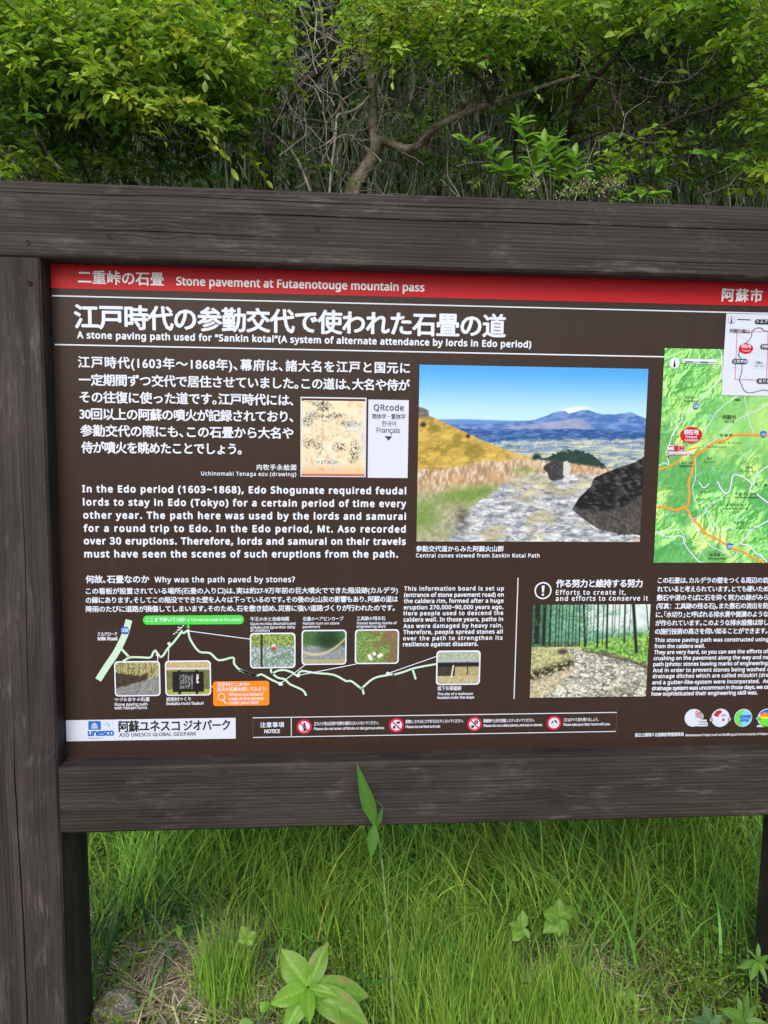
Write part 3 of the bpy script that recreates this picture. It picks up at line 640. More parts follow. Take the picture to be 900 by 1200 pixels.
def paint_caldera(u, v):
    C = L3((72, 162, 240), (182, 224, 248), sst(0, .3, v) ** .8)
    n = fbm(u * 40, v * 40, 1); nf = fbm(u * 120, v * 100, 2, 3); hf = fbm(u * 14, v * 10, 4)
    cloud = np.exp(-((u - .70) / .05) ** 2 - ((v - .235) / .014) ** 2) + .8 * np.exp(-((u - .655) / .03) ** 2 - ((v - .25) / .012) ** 2)
    C = over(C, np.clip(cloud, 0, 1) * .9, (250, 252, 255))
    far = px_(u, [(0, .305), (.2, .30), (.4, .305), (1, .30)])
    C = over(C, sst(far - .004, far + .004, v), (98, 145, 205))
    rid = px_(u, [(0, .33), (.16, .33), (.3, .325), (.42, .312), (.5, .298), (.555, .275), (.585, .256), (.615, .248), (.64, .246), (.655, .262), (.68, .252), (.71, .237), (.74, .236), (.77, .252), (.81, .262), (.86, .262), (.9, .255), (.935, .247), (.96, .262), (1, .283)]) + (fbm(u * 30, u * 0, 8) - .5) * .006
    m = sst(rid - .003, rid + .003, v)
    mt = L3((70, 112, 180), (118, 150, 205), sst(.35, .7, fbm(u * 22 + v * 25, v * 55 - u * 10, 6)))
    C = over(C, m, mt)
    sl = np.clip(sst(.30, .34, u + (v - .33) * -1.2) * (1 - sst(.70, .76, u + (v - .3) * -.8)), 0, 1) * sst(.0, .01, v - (.345 - .17 * (u - .33))) * (1 - sst(.345, .352, v)) * (v > rid + .02)
    C = over(C, np.clip(sl, 0, 1) * (.55 + .4 * n), (165, 165, 190))
    mid = px_(u, [(0, .34), (.3, .36), (.5, .352), (.7, .345), (.85, .352), (1, .365)]) + (n - .5) * .012
    C = over(C, sst(mid - .004, mid + .004, v) * m, L3((40, 80, 145), (96, 136, 186), np.clip((fbm(u * 40 + v * 40, v * 130, 71, 4) - .5) * 3 + .3, 0, 1)))
    pl = px_(u, [(0, .42), (.35, .425), (.6, .41), (.85, .405), (1, .40)]) + (n - .5) * .02
    fld = (0, 0, fbm(u * 16 + v * 30, v * 110, 3, 4))
    plc = L3((112, 142, 178), (206, 208, 176), np.clip((fld[2] - .5) * 2.4 + .35 + sst(.42, .56, v) * .35, 0, 1))
    n6 = fbm(u * 150, v * 190, 66, 2); plc = over(plc, sst(.56, .72, fbm(u * 20, v * 60, 67)) * .7, (84, 116, 140)); plc = over(plc, sst(.70, .80, n6) * (v < .46) * .8, (228, 234, 238)); plc = over(plc, sst(.28, .2, n6) * .6, (80, 108, 130))
    C = over(C, sst(pl - .01, pl + .01, v), plc)
    # golden hill at left
    hl = px_(u, [(0, .275), (.05, .285), (.12, .325), (.2, .37), (.3, .43), (.4, .475), (.48, .508), (.55, .53), (.8, .56), (1, .58)]) + (nf - .5) * .006
    hill = L3((172, 146, 62), (222, 192, 96), np.clip(fbm(u * 26 + v * 30, v * 40, 9, 5) * 1.6 - .3, 0, 1)); hill = over(hill, sst(.5, .75, fbm(u * 70, v * 60, 19)) * .45, (130, 118, 50))
    hill = over(hill, sst(.52, .7, fbm(u * 18, v * 22, 12)) * .55, (110, 105, 40))
    hill = over(hill, sst(.0, .1, (u - .14) - (v - .3) * .9) * sst(.3, .7, n) * .6, (200, 180, 140))
    C = over(C, sst(hl - .003, hl + .003, v) * (u < .56), hill)
    oc = (u < .045) & (v > .235 + .4 * u * u * 30) & (v < .29 + (nf - .5) * .04)
    C = over(C, oc * 1.0, L3((60, 66, 72), (150, 145, 130), nf))
    for (a, b_, r) in ((.215, .395, .009), (.02, .335, .013)):
        C = over(C, np.clip(1.6 - np.hypot((u - a), (v - b_) * .8) / r * 1.2 + (n - .5), 0, 1), (50, 45, 35))
    # dark wood behind the rock
    wd = px_(u, [(.48, .56), (.53, .52), (.58, .50), (.63, .475), (.7, .468), (.76, .49), (.8, .53), (.84, .56)]) + (nf - .5) * .03
    C = over(C, (v > wd) * (v < .585) * (u > .5) * (u < .83) * 1.0, L3((18, 42, 40), (48, 78, 62), nf))
    C = over(C, np.clip(2 - np.hypot((u - .52) / .02, (v - .52) / .03) * 1.5, 0, 1) * (v > .48), (22, 46, 36))
    # pampas band and verge
    pb = px_(u, [(0, .58), (.1, .585), (.2, .56), (.3, .53), (.45, .525), (.56, .53), (.8, .565), (.86, .58)]) + (nf - .5) * .03
    pam = L3((150, 122, 96), (240, 224, 196), np.clip(fbm(u * 110, v * 40 + u * 20, 15, 5) * 1.8 - .45, 0, 1))
    pam = over(pam, sst(.45, .65, fbm(u * 12, v * 14, 17)) * .45, (200, 148, 112))
    C = over(C, sst(pb - .01, pb + .01, v) * (u < .87), pam)
    gl = sst(.0, .1, (v - .66) - u * .05) * (u < .42)
    ver = L3((130, 135, 115), (205, 200, 165), np.clip(fbm(u * 70, v * 50, 21) * 1.5 - .25, 0, 1))
    C = over(C, gl, ver)
    gr = np.exp(-(((u - .22) / .14) ** 2 + ((v - .735 + (u - .2) * .2) / .05) ** 2)) + np.exp(-(((u - .03) / .06) ** 2 + ((v - .86) / .08) ** 2)) + .6 * np.exp(-(((u - .46) / .06) ** 2 + ((v - .585) / .02) ** 2))
    C = over(C, np.clip(gr * 1.3 * (.4 + n), 0, 1), L3((88, 128, 55), (140, 165, 85), nf))
    # stone path
    le = px_(v, [(.595, .46), (.63, .40), (.7, .33), (.78, .25), (.86, .19), (1, .13)]) + (n - .5) * .05
    pth = sst(.0, .02, u - le) * sst(.595, .615, v)
    wx = (fbm(u * 20, v * 20, 33) - .5) * 1.6; d1, d2, cid = voro(u * 34 * (1.25 - v * .6) + wx, (v ** 1.5) * 50 + wx, 31)
    pc = L3((126, 136, 150), (230, 234, 238), np.clip(cid * .5 + (fbm(u * 24, v * 50, 34, 4) - .5) * 1.6 + .3, 0, 1))
    pc = over(pc, sst(.14, .03, d2 - d1) * .5 * sst(.3, .6, n), (96, 100, 104)); pc = over(pc, sst(.55, .75, fbm(u * 80, v * 110, 35)) * .25, (240, 243, 246)); pc = over(pc, sst(.44, .3, fbm(u * 40, v * 80, 36)) * .6, (92, 98, 108))
    pc = over(pc, sst(.55, .72, fbm(u * 9, v * 14, 41)) * .5, (190, 178, 120))
    C = over(C, pth, pc)
    C = over(C, np.clip(np.exp(-(((u - .20 - (v - .86) * .1) / .03) ** 2 + ((v - .88) / .07) ** 2)) * 1.3 * n, 0, 1), (45, 42, 38))
    # rocks
    def blob(cx_, cy_, a, b_, k):
        th = np.arctan2((v - cy_) / b_, (u - cx_) / a); r = np.hypot((u - cx_) / a, (v - cy_) / b_)
        return sst(1.03, .95, r / (1 + .13 * np.cos(3 * th + k) + .07 * np.cos(5 * th + 2 * k)))
    C = over(C, blob(.612, .585, .056, .055, 1.2), L3((32, 34, 38), (88, 88, 88), fbm(u * 80, v * 60, 51)))
    C = over(C, blob(.655, .575, .017, .045, .2), (205, 205, 198))
    rk = px_(u, [(.68, 1.1), (.69, .80), (.72, .735), (.765, .68), (.78, .625), (.84, .59), (.9, .56), (.96, .535), (1, .50)])
    rb = px_(u, [(.68, .8), (.70, .83), (.75, .88), (.82, .93), (.9, .955), (1, .96)]) + (n - .5) * .02
    rc = L3((16, 16, 19), (92, 92, 97), np.clip((fbm(u * 40 + v * 30, v * 75 - u * 30, 55, 5) - .42) * 2.6, 0, 1))
    low = sst(.0, .04, v - px_(u, [(.68, .78), (.8, .80), (.9, .79), (1, .70)]))
    rc = over(rc, low * .7, L3((34, 32, 32), (138, 134, 124), fbm(u * 120, v * 60, 58)))
    C = over(C, (v > rk) * (v < rb) * (u > .685) * 1.0, rc)
    return C

def paint_cedar(u, v):
    n = fbm(u * 24, v * 20, 101); nf = fbm(u * 70, v * 55, 102, 3)
    C = L3((60, 120, 100), (150, 205, 165), np.clip(nf * 1.5 - .3, 0, 1))
    C = over(C, sst(.25, .0, u) * .8, L3((15, 45, 40), (60, 120, 90), nf))
    lit = sst(.35, .6, u + (nf - .5) * .3) * (1 - sst(.24, .36, v - (u - .5) * -.05))
    C = over(C, np.clip(lit * (.5 + n), 0, 1) * .9, (225, 238, 240))
    sh = sst(.0, .06, v - (.38 - (u - .5) * .22 + (n - .5) * .12)) * (u > .28)
    C = over(C, sh, L3((58, 105, 45), (175, 225, 110), np.clip(nf * 1.6 - .3, 0, 1)))
    mid = sst(.36, .44, v) * (u < .4)
    C = over(C, mid * .85, L3((25, 48, 35), (120, 165, 120), nf))
    for (a, w, b0, sl, dk) in ((.15, .012, .45, 0, .9), (.225, .006, .45, 0, .8), (.40, .008, .46, .03, .9), (.465, .006, .44, 0, .8), (.60, .007, .44, 0, .8), (.74, .006, .38, 0, .7), (.83, .006, .34, 0, .6), (.04, .03, .42, 0, 1), (.1, .02, .44, 0, 1), (.2, .008, .46, 0, .8), (.25, .007, .46, 0, .8), (.285, .006, .46, 0, .7), (.31, .007, .45, 0, .8), (.345, .008, .45, 0, .9), (.37, .007, .44, 0, .7),
                           (.44, .013, .45, .06, 1), (.495, .004, .4, .02, .7), (.52, .005, .4, 0, .7), (.555, .012, .46, .02, 1), (.635, .012, .48, .02, 1), (.68, .005, .35, 0, .7), (.70, .005, .32, 0, .7), (.785, .011, .42, .02, .9), (.87, .02, .53, .09, 1), (.985, .008, .28, .1, .8)):
        c = a + sl * (v - .2); C = over(C, sst(w, w * .4, np.abs(u - c)) * (v < b0) * dk, (34, 36, 34))
    C = over(C, sst(.55, .72, fbm(u * 30, v * 24, 120)) * (v < .4) * (u < .85) * .55, (70, 135, 95))
    # ground
    gd = px_(u, [(0, .45), (.2, .47), (.3, .475), (.5, .49), (.62, .50), (.8, .56), (1, .65)])
    gc = L3((60, 58, 46), (165, 165, 120), np.clip(nf * 1.4 - .2, 0, 1))
    C = over(C, sst(gd - .012, gd + .012, v + (n - .5) * .04), gc)
    bk = (u < .42 - (v - .45) * .2) * (v > .45); tp = sst(.62, .50, v + u * .1)
    C = over(C, bk * 1.0, L3((128, 132, 88), (226, 222, 172), np.clip(nf * 1.4 - .2, 0, 1)))
    low2 = (v > .80 - u * .46 + (n - .5) * .08) * (u < .45) * (v > .5)
    C = over(C, low2 * 1.0, L3((150, 138, 112), (232, 222, 196), np.clip(fbm(u * 60, v * 60, 151) * 1.6 - .3, 0, 1)))
    C = over(C, np.clip(np.exp(-((v - (.77 - u * .40)) / .05) ** 2) * sst(.40, .32, u) * sst(.3, .55, fbm(u * 50, v * 50, 152)) * 1.3, 0, 1), (44, 46, 34))
    C = over(C, sst(.6, .7, fbm(u * 40, v * 40, 153)) * (u < .3) * (v > .5) * .6, (105, 120, 70))
    C = over(C, np.clip(1.6 - np.hypot((u - .265) / .05, (v - .505) / .035) * 1.3, 0, 1), (78, 70, 55))
    le = px_(v, [(.47, .28), (.52, .34), (.58, .38), (.66, .38), (.75, .33), (.85, .26), (1, .12)]); re = px_(v, [(.47, .33), (.5, .45), (.56, .68), (.62, .86), (.70, 1.02), (1, 1.3)])
    pth = sst(-.01, .015, u - le + (n - .5) * .06) * sst(-.01, .015, re - u) * (v > .475)
    sc_ = .3 + (v - .47) * 1.9; wv = (n - .5) * .9
    d1, d2, cid = voro((u - .3) * 10 / sc_ + 20 + wv, np.log(np.maximum(v - .40, .02)) * 9 + wv, 131)
    pc = L3((104, 110, 98), (232, 232, 218), np.clip(cid * .45 + (fbm(u * 60, v * 60, 155) - .5) * 1.8 + .35, 0, 1))
    pc = over(pc, sst(.11, .02, d2 - d1) * .85, (62, 66, 52)); pc = over(pc, sst(.6, .75, fbm(u * 8, v * 12, 141)) * .4, (170, 175, 110))
    C = over(C, pth, pc)
    C = over(C, np.clip(np.exp(-((u - re) / .03) ** 2) * (v > .5), 0, 1) * .6, (44, 48, 36))
    return C
def paint_ezu(u, v):
    n = fbm(u * 9, v * 11, 201); nf = fbm(u * 45, v * 55, 202)
    C = L3((226, 208, 164), (240, 232, 208), n)
    C = over(C, sst(.45, .7, fbm(u * 4, v * 3, 204)) * .5, (205, 215, 222))
    C = over(C, sst(.8, .97, v) * .5, (215, 165, 105))
    r1 = np.abs(fbm(u * 5 + 3, v * 6, 210) - .5); r2 = np.abs(fbm(u * 9, v * 8 + 7, 213) - .5); pt = sst(.45, .6, fbm(u * 3.4, v * 4.2, 217)) * (1 - sst(.78, .85, v))
    C = over(C, sst(.022, .004, r1) * .6 * (.35 + pt) * (v < .85), (62, 62, 60))
    C = over(C, sst(.03, .005, r2) * pt * sst(.4, .6, nf), (40, 44, 48))
    for (a, b_, ra, rb) in ((.25, .2, .12, .04), (.5, .22, .14, .03), (.27, .62, .04, .09), (.13, .58, .08, .05), (.6, .62, .08, .05), (.83, .66, .06, .1), (.4, .82, .14, .02), (.75, .32, .14, .03), (.35, .1, .1, .05), (.1, .3, .06, .05), (.8, .78, .05, .04)):
        C = over(C, np.clip(1.7 - np.hypot((u - a) / ra, (v - b_) / rb), 0, 1) * sst(.5, .6, fbm(u * 70, v * 80, 230, 3)) * .85, (40, 48, 52))
    C = over(C, sst(.64, .76, fbm(u * 12, v * 12, 220)) * .35, (215, 130, 80))
    C = over(C, (v < .03) * 1.0, (70, 20, 30)); C = over(C, (v > .975) * .9, (190, 90, 80))
    return C
def paint_map(u, v):
    # u 0..1 over the printed width, hills shaded with a fixed printed relief
    x = u * 1.15; y = v * 1.93
    def hgt(x, y):
        w_ = .25 * fbm(x * 6, y * 6, 300); r_ = 0; a_ = .5
        for k_ in range(5): r_ = r_ + a_ * (1 - np.abs(2 * vnoise((x + w_) * 6 * 2 ** k_ + (y) * 2 * 2 ** k_, (y + w_) * 5 * 2 ** k_, 301 + k_) - 1)); a_ *= .52
        return r_
    e = .006; h = hgt(x, y); s = (hgt(x + e, y + e * .7) - h) / e
    C = L3((128, 205, 112), (192, 232, 128), np.clip(.5 + (fbm(x * 2.2, y * 2.2, 310) - .5) * 3, 0, 1))
    rel = sst(.25, .0, 1 - sst(.3, .9, np.abs(s)))
    vm = np.exp(-(((x - 1.0) / .45) ** 2 + ((y - .62) / .30) ** 2)) + np.exp(-(((x - .52) / .12) ** 2 + ((y - .75) / .3) ** 2)) * .6
    amp = 1 - np.clip(vm, 0, 1) * .8
    C = C + (np.clip(s, -6, 6) * 8.5 * amp)[..., None] * np.array([1.0, .9, .75])
    C = over(C, np.clip(sst(.45, .6, fbm(x * 4.1, y * 3.7, 320)) * amp * .75, 0, 1), L3((50, 140, 85), (95, 175, 85), fbm(x * 30, y * 30, 322)))
    C = over(C, np.clip(vm, 0, 1) * .5, (160, 220, 130))
    riv = np.minimum(np.abs(x - (.36 + .05 * np.sin(y * 5))), 9)
    C = over(C, sst(.012, .004, np.abs(fbm(x * 3 + 9, y * 3, 330) - .5)) * .6, (120, 215, 190))
    return C
picture('photograph', (491.6, 427.3), (488.6, 634.4), 754.5, 330, 256, paint_caldera)
picture('photograph', (624.6, 708.6), (620.6, 817.6), 759.4, 190, 150, paint_cedar)
e1 = rect(352.2, 465, 429.0, 558.6); flat('picture_border', [e1], SIGNW, y=-0.0008)
picture('drawing', (353.4, 466.6), (353.2, 557.4), 427.6, 110, 130, paint_ezu, y=-0.0012)
q = rect(431.8, 468.2, 478.3, 559.8); flat('language_label', [q], SIGNW, y=-0.0008)
T('QRcode', 438, 473, 480.8, 6.8, mat=DGREY, bold=.04); T('简体字・繁体字', 436, 475, 491, 6.0, cjk=True, mat=DGREY, bold=.02)
T('한국어', 447.5, 464, 499.6, 6.2, cjk=True, mat=DGREY, bold=.01); T('Français', 441.3, 468.8, 507, 6.0, mat=DGREY, bold=.01)
flat('arrow_mark', [[board(450.6, 511), board(455.2, 516.5), board(459.6, 511.3)]], DGREY, y=-0.0012)

# ---- map, its roads, names and inset
mx = picture('map', (778.8, 408), (766.4, 659.3), 900, 300, 300, paint_map, xr_extra=1.24)[1]
def Z6(x, y): return board(755 + x / 6.207, 350 + y / 6.207)
def Z7(x, y): return board(755 + x / 6.207, 500 + y / 6.207)
ext = lambda pts, dx: pts + [(pts[-1][0] + dx[0], pts[-1][1] + dx[1])]
kk = [0]
def road(pts, w, Zf=Z7):
    m_ = HWY if w > .0026 else WHITE; kk[0] += 1
    flat('map_highway' if w > .0026 else 'map_road', [q_ for q_ in strip([z_ for z_ in smooth([Zf(*p) for p in pts], 3) if z_[0] < mx[1]], w)], m_, y=-0.0012 - .00002 * kk[0])
road([(205, 1000), (235, 930), (270, 890), (275, 840), (330, 820), (370, 775), (430, 720), (500, 640), (560, 570), (562, 470), (560, 400), (540, 368)], .0018, Z6)
road([(245, 0), (205, 50), (180, 130), (160, 190), (165, 215), (175, 275), (140, 262), (105, 285)], .0018)
road([(430, 965), (480, 900), (520, 830), (600, 760), (680, 706)], .0014, Z6); road([(725, 706), (740, 790), (765, 900), (800, 990)], .0012, Z6)
road([(560, 970), (640, 900), (760, 840), (900, 770)], .0012, Z6)
road([(370, 230), (372, 300), (370, 380), (350, 440), (370, 540), (430, 570), (450, 605), (495, 660), (505, 760)], .0012); road([(395, 400), (430, 445), (470, 415)], .002)
road([(530, 395), (555, 450), (590, 485), (620, 460), (640, 360), (680, 352), (740, 380), (780, 420), (765, 460), (800, 480), (900, 555)], .0026); road([(790, 425), (810, 360), (860, 310), (905, 285)], .0024)
road([(590, 485), (540, 530), (480, 560), (450, 605), (400, 660), (360, 665)], .0014); road([(505, 760), (560, 750), (620, 735), (670, 750)], .0014)
road([(80, 760), (130, 790), (190, 800), (270, 795), (290, 850), (340, 920), (390, 975), (410, 985)], .002); road([(110, 762), (180, 755), (260, 752), (300, 840)], .0014)
road([(905, 680), (830, 720), (770, 750), (740, 800), (700, 850), (760, 865), (810, 920), (850, 940), (890, 985)], .0026); road([(320, 640), (380, 740), (430, 820), (500, 880), (600, 920), (680, 985)], .0014)
road([(420, 820), (425, 880), (380, 970)], .0011); road([(430, 150), (520, 90), (600, 20), (640, -20)], .0014)
road([(100, 312), (170, 290), (230, 260), (290, 200), (330, 165), (400, 150)], .0028); road([(90, 583), (150, 585), (220, 605), (270, 590), (300, 590), (350, 670), (400, 720), (450, 780), (510, 805), (580, 850), (640, 885), (720, 910), (800, 960), (870, 988)], .0040)
road([(290, 590), (320, 560), (325, 480), (320, 400), (345, 330), (365, 220), (440, 165), (500, 115), (580, 100), (640, 65), (720, 55), (900, 60), (1100, 40)], .0042); road([(230, 625), (260, 600), (300, 590)], .003)
def ell(Zf, x, y, rx, ry, mat, y_=-0.002, name='map_marker'):
    cx, cz = Zf(x, y); return flat(name, [disc(cx, cz, rx * PXM, ry * PXM)], mat, y=y_)
ell(Z7, 338, 60, 13.6, 9.6, RED); flat('map_marker', [[Z7(300, 95), Z7(330, 105), Z7(268, 118)]], RED, y=-0.0019)
T('現在地', 800.5, 818, 509.3, 6.0, bold=.06, y=-0.0026); T('Present', 803, 816, 513.3, 2.9, bold=.03, y=-0.0026); T('Location', 802, 817, 517, 2.9, bold=.03, y=-0.0026)
cx, cz = Z7(228, 158); flat('map_marker', [rrect(cx - 10.8 * PXM, cz - 3.6 * PXM, cx + 10.8 * PXM, cz + 3.6 * PXM, 2 * PXM), rrect(cx - 9 * PXM, cz - 7.8 * PXM, cx + 22.5 * PXM, cz - 4.0 * PXM, 1 * PXM)], SIGNW, y=-0.0019)
T('二重峠', 782, 801.5, 528.6, 6.6, mat=RED, bold=.07, y=-0.0026); T('Futaenotouge Pass', 783.5, 813, 533, 2.5, mat=RED, bold=.0, y=-0.0026)
c = Z7(172, 222); flat('map_marker', [[(c[0] - .003, c[1] + .003), (c[0] + .003, c[1] + .003), (c[0], c[1] - .003)]], RED, y=-0.002)
for Zf, x, y, mk in ((Z7, 863, 57, '57'), (Z7, 620, 872, '325'), (Z6, 372, 782, '339'), (Z6, 862, 984, '57')):
    cx, cz = Zf(x, y); s = PXM * 4.2
    if mk == '57' and Zf is Z6: continue
    flat('route_shield', [[(cx - s, cz + s * .7), (cx - s * .5, cz + s), (cx + s * .5, cz + s), (cx + s, cz + s * .7), (cx + s * .75, cz - s * .3), (cx, cz - s), (cx - s * .75, cz - s * .3)]] if mk != '339' else [[(cx - s, cz), (cx - s * .55, cz + s * .8), (cx + s * .55, cz + s * .8), (cx + s, cz), (cx + s * .55, cz - s * .8), (cx - s * .55, cz - s * .8)]], BLUE, y=-0.002)
    bx0 = (755 + x / 6.207); by0 = (500 if Zf is Z7 else 350) + y / 6.207
    T(mk, bx0 - (2 if len(mk) == 2 else 2.8), bx0 + (2 if len(mk) == 2 else 2.8), by0 + 1.6, 3.2, bold=.04, y=-0.0026)
DK = ink('map name print', (40, 60, 40))
for s, x0, x1, bl, h in [('ミルクロード', 801.5, 819, 467.3, 3.4), ('Milk Road', 801, 818, 471, 2.6), ('阿蘇市', 846.3, 862, 491.5, 5.2), ('Aso City', 848, 860.5, 495, 2.6), ('大観峰', 859.5, 867, 470, 3.2), ('Aso Station', 842, 868, 519.5, 2.3), ('阿蘇駅', 843, 858, 511.5, 3.2),
    ('赤水', 828, 834, 538.7, 3.0), ('Akamizu', 824, 838, 542, 2.2), ('往生岳', 873, 880.5, 549, 2.8), ('Ojodake', 867.5, 885, 553, 2.2), ('阿蘇山上広場', 861, 886, 580, 3.0), ('Aso Volcano Museum', 860, 888, 583.5, 2.2), ('湯の谷温泉', 850, 870, 592.8, 3.0), ('Yunotani Hot Spring', 846, 876, 596.6, 2.2),
    ('草千里', 884, 898, 569.5, 3.0), ('Tarutama', 862, 886, 619.5, 2.2), ('地獄温泉', 859, 873, 613.5, 2.8), ('南阿蘇村', 831, 848, 651.6, 3.2), ('Minamiaso Village', 829, 850, 655.3, 2.2), ('古坊中', 820, 833, 578, 2.6), ('Kometsuka', 828, 850, 524.5, 2.2), ('的石', 799, 812, 543.5, 2.4), ('Matoishi Station', 795, 812, 546.8, 2.0)]:
    T(s, x0, x1, bl, h, mat=DK, bold=.02, y=-0.0022, res=1)
# compass and scale on the map
cx, cz = Z6(217, 470); flat('compass', [disc(cx, cz, 6.2 * PXM)], WHITE, y=-0.0019); flat('compass', [[(cx - 1.6 * PXM, cz - 4.5 * PXM), (cx + 1.6 * PXM, cz - 4.5 * PXM), (cx, cz + 5 * PXM)]], BLACK, y=-0.0023)
q = [Z6(282, 437), Z6(278, 468), Z6(525, 475), Z6(530, 443)]; flat('scale_bar', [q], WHITE, y=-0.0019); flat('scale_bar', strip([Z6(292, 460), Z6(350, 461)], .0022) + strip([Z6(404, 462), Z6(460, 464)], .0022) + strip([Z6(350, 461), Z6(404, 462)], .0008) + strip([Z6(460, 464), Z6(520, 465)], .0008), BLACK, y=-0.0023)
# inset
ix0, iz1 = board(850.6, 367.4); iz0 = board(845.6, 463.2)[1]; ix1 = mx[1]
flat('inset_map', [[(ix0, iz0), (ix1, iz0), (ix1, iz1), (ix0, iz1)]], SIGNW, y=-0.002)
con = []
def ln(pts, w=.0007): con.extend(strip(smooth([Z6(*p) for p in pts], 3), w))
ccx, ccy = 830, 440
for k, r in enumerate((30, 52, 75, 100)):
    ln([(ccx + r * math.cos(a) * (1 + .15 * math.sin(3 * a + k)), ccy + r * .8 * math.sin(a) * (1 + .12 * math.cos(2 * a))) for a in np.linspace(0, 2 * math.pi, 18)], .0005)
ln([(690, 260), (720, 290), (760, 320)]); ln([(580, 515), (650, 500), (700, 520)], .0005); ln([(720, 560), (760, 590), (830, 600), (900, 590)], .0005)
flat('inset_line', con, LGREY, y=-0.0024)
rim = smooth([Z6(*p) for p in [(775, 240), (775, 270), (750, 310), (700, 345), (685, 390), (680, 415), (700, 440), (705, 500), (700, 545), (685, 590), (700, 620), (715, 660), (750, 685), (800, 680), (860, 665), (900, 670), (980, 650), (1030, 560), (1045, 430), (1020, 300), (960, 240), (870, 235), (850, 215), (810, 215), (775, 240)]], 4)
teeth = []
for k in range(0, len(rim) - 1, 1):
    a, b_ = np.array(rim[k]), np.array(rim[k + 1]); d = (b_ - a) / (np.hypot(*(b_ - a)) + 1e-9); nn = np.array([-d[1], d[0]]); m_ = (a + b_) / 2; teeth.append([tuple(m_ - d * .0006), tuple(m_ + d * .0006), tuple(m_ + nn * .0024)])
flat('caldera_rim', strip(rim, .0009) + teeth, BLACK, y=-0.0026)
flat('inset_frame', strip([Z6(670, 248), Z6(895, 238), Z6(885, 592), Z6(655, 588)], .0011, True), RED, y=-0.0029)
def pill(Zf, x, y, hw, hh, s, bx0, bx1, bl, h, mat=BLACK):
    cx, cz = Zf(x, y); flat('name_pill', [rrect(cx - hw * PXM, cz - hh * PXM, cx + hw * PXM, cz + hh * PXM, hh * PXM * .98)], mat, y=-0.0031); T(s, bx0, bx1, bl, h, bold=.03, y=-0.0035, res=1)
pill(Z6, 870, 170, 12, 2.7, 'カルデラ', 885, 903, 379, 3.8); pill(Z6, 690, 457, 9.6, 3, '立野峡谷', 858, 874.5, 425.3, 3.6, DGREY); pill(Z6, 880, 350, 7, 3, '阿蘇', 892, 899, 408, 3.6, DGREY); pill(Z6, 870, 600, 10, 3, '南外輪山', 888, 906, 448.5, 3.6, DGREY)
ell(Z6, 734, 363, 8.8, 6.0, RED, -0.0031); T('現在地', 867.5, 879, 408, 4.2, bold=.04, y=-0.0035); T('Present', 869, 878, 412, 2, bold=0, y=-0.0035)
T('阿蘇外輪山', 854.2, 877.5, 390.3, 4.8, mat=BLACK, bold=.01, y=-0.0033, res=1); T('阿蘇山', 885, 892.5, 426.3, 2.6, mat=BLACK, bold=0, y=-0.0033); T('Mt.Aso', 884, 895, 429.5, 1.9, mat=BLACK, bold=0, y=-0.0033)
cx, cz = Z6(630, 157); flat('compass', strip(disc(cx, cz, 4.2 * PXM, n=20), .0005, True) + [[(cx - 1.3 * PXM, cz - 3.4 * PXM), (cx + 1.3 * PXM, cz - 3.4 * PXM), (cx, cz + 4 * PXM)]], BLACK, y=-0.0024); flat('scale_bar', strip([Z6(675, 152), Z6(768, 156)], .0018), BLACK, y=-0.0024)

# ---- path diagram
def A1(x, y): return board(70 + x / 3.913, 665 + y / 3.913)
def A2(x, y): return board(280 + x / 4.5, 665 + y / 4.5)
def A3(x, y): return board(460 + x / 5.456, 665 + y / 5.456)
P = PXM
flat('diagram_road', strip(smooth([A1(*p) for p in [(318, 240), (300, 305), (262, 385), (215, 455), (177, 515)]], 4), 7.6 * P), MINT, y=-0.0009)
g = strip([A1(283, 372), A1(320, 411)], 2.6 * P) + strip(smooth([A1(*p) for p in [(290, 430), (322, 412), (370, 411), (416, 412), (428, 392), (440, 380), (452, 400), (470, 408), (495, 372), (520, 345), (548, 310), (556, 296), (570, 300), (588, 288), (592, 305), (602, 335), (640, 385), (690, 392), (730, 425), (795, 412), (800, 440), (830, 470), (905, 496)]], 3), 2.4 * P)
g += strip(smooth([A2(*p) for p in [(0, 540), (90, 568), (120, 563), (170, 590), (232, 618)]], 3), 2.4 * P) + strip(smooth([A2(*p) for p in [(170, 532), (172, 552), (205, 580), (240, 588), (270, 615), (335, 645), (355, 675)]], 3), 2.4 * P) + strip(smooth([A2(*p) for p in [(175, 562), (200, 545), (240, 540), (280, 552), (305, 568), (330, 545), (400, 555), (500, 565), (565, 598), (592, 598), (645, 638)]], 3), 2.4 * P)
g += strip(smooth([A2(*p) for p in [(645, 638), (710, 584), (780, 567), (820, 560)]] + [A3(*p) for p in [(0, 685), (60, 670), (130, 645), (200, 630), (287, 615)]], 3), 2.4 * P) + strip([A2(650, 632), A2(658, 668)], 2.4 * P) + strip([A3(128, 650), A3(148, 714)], 2.4 * P)
flat('diagram_path', g, MINT, y=-0.0012)
for a_, b_ in ((A1(590, 290), A1(876, 328)), (A1(450, 398), A1(450, 432)), (A1(502, 348), A1(498, 430)), (A2(218, 612), A2(350, 512)), (A2(312, 568), A2(618, 508)), (A2(785, 558), A3(284, 566))):
    flat('leader_line', strip([a_, b_], P * .95), WHITE, y=-0.0015)
for c_, r_ in ((A1(590, 290), 1.9), (A1(502, 348), 1.8), (A1(450, 398), 2.1), (A2(218, 612), 2.3), (A2(312, 568), 2.3), (A2(785, 558), 2.2)):
    flat('stop_dot', [disc(*c_, r_ * P, n=14)], WHITE, y=-0.0018)
for x, y in ((526, 303), (536, 296), (543, 286), (551, 282), (546, 274), (558, 275), (567, 266), (561, 290)):
    flat('footprint', [disc(*A1(x, y), 1.3 * P, .8 * P, n=8)], WHITE, y=-0.0018)
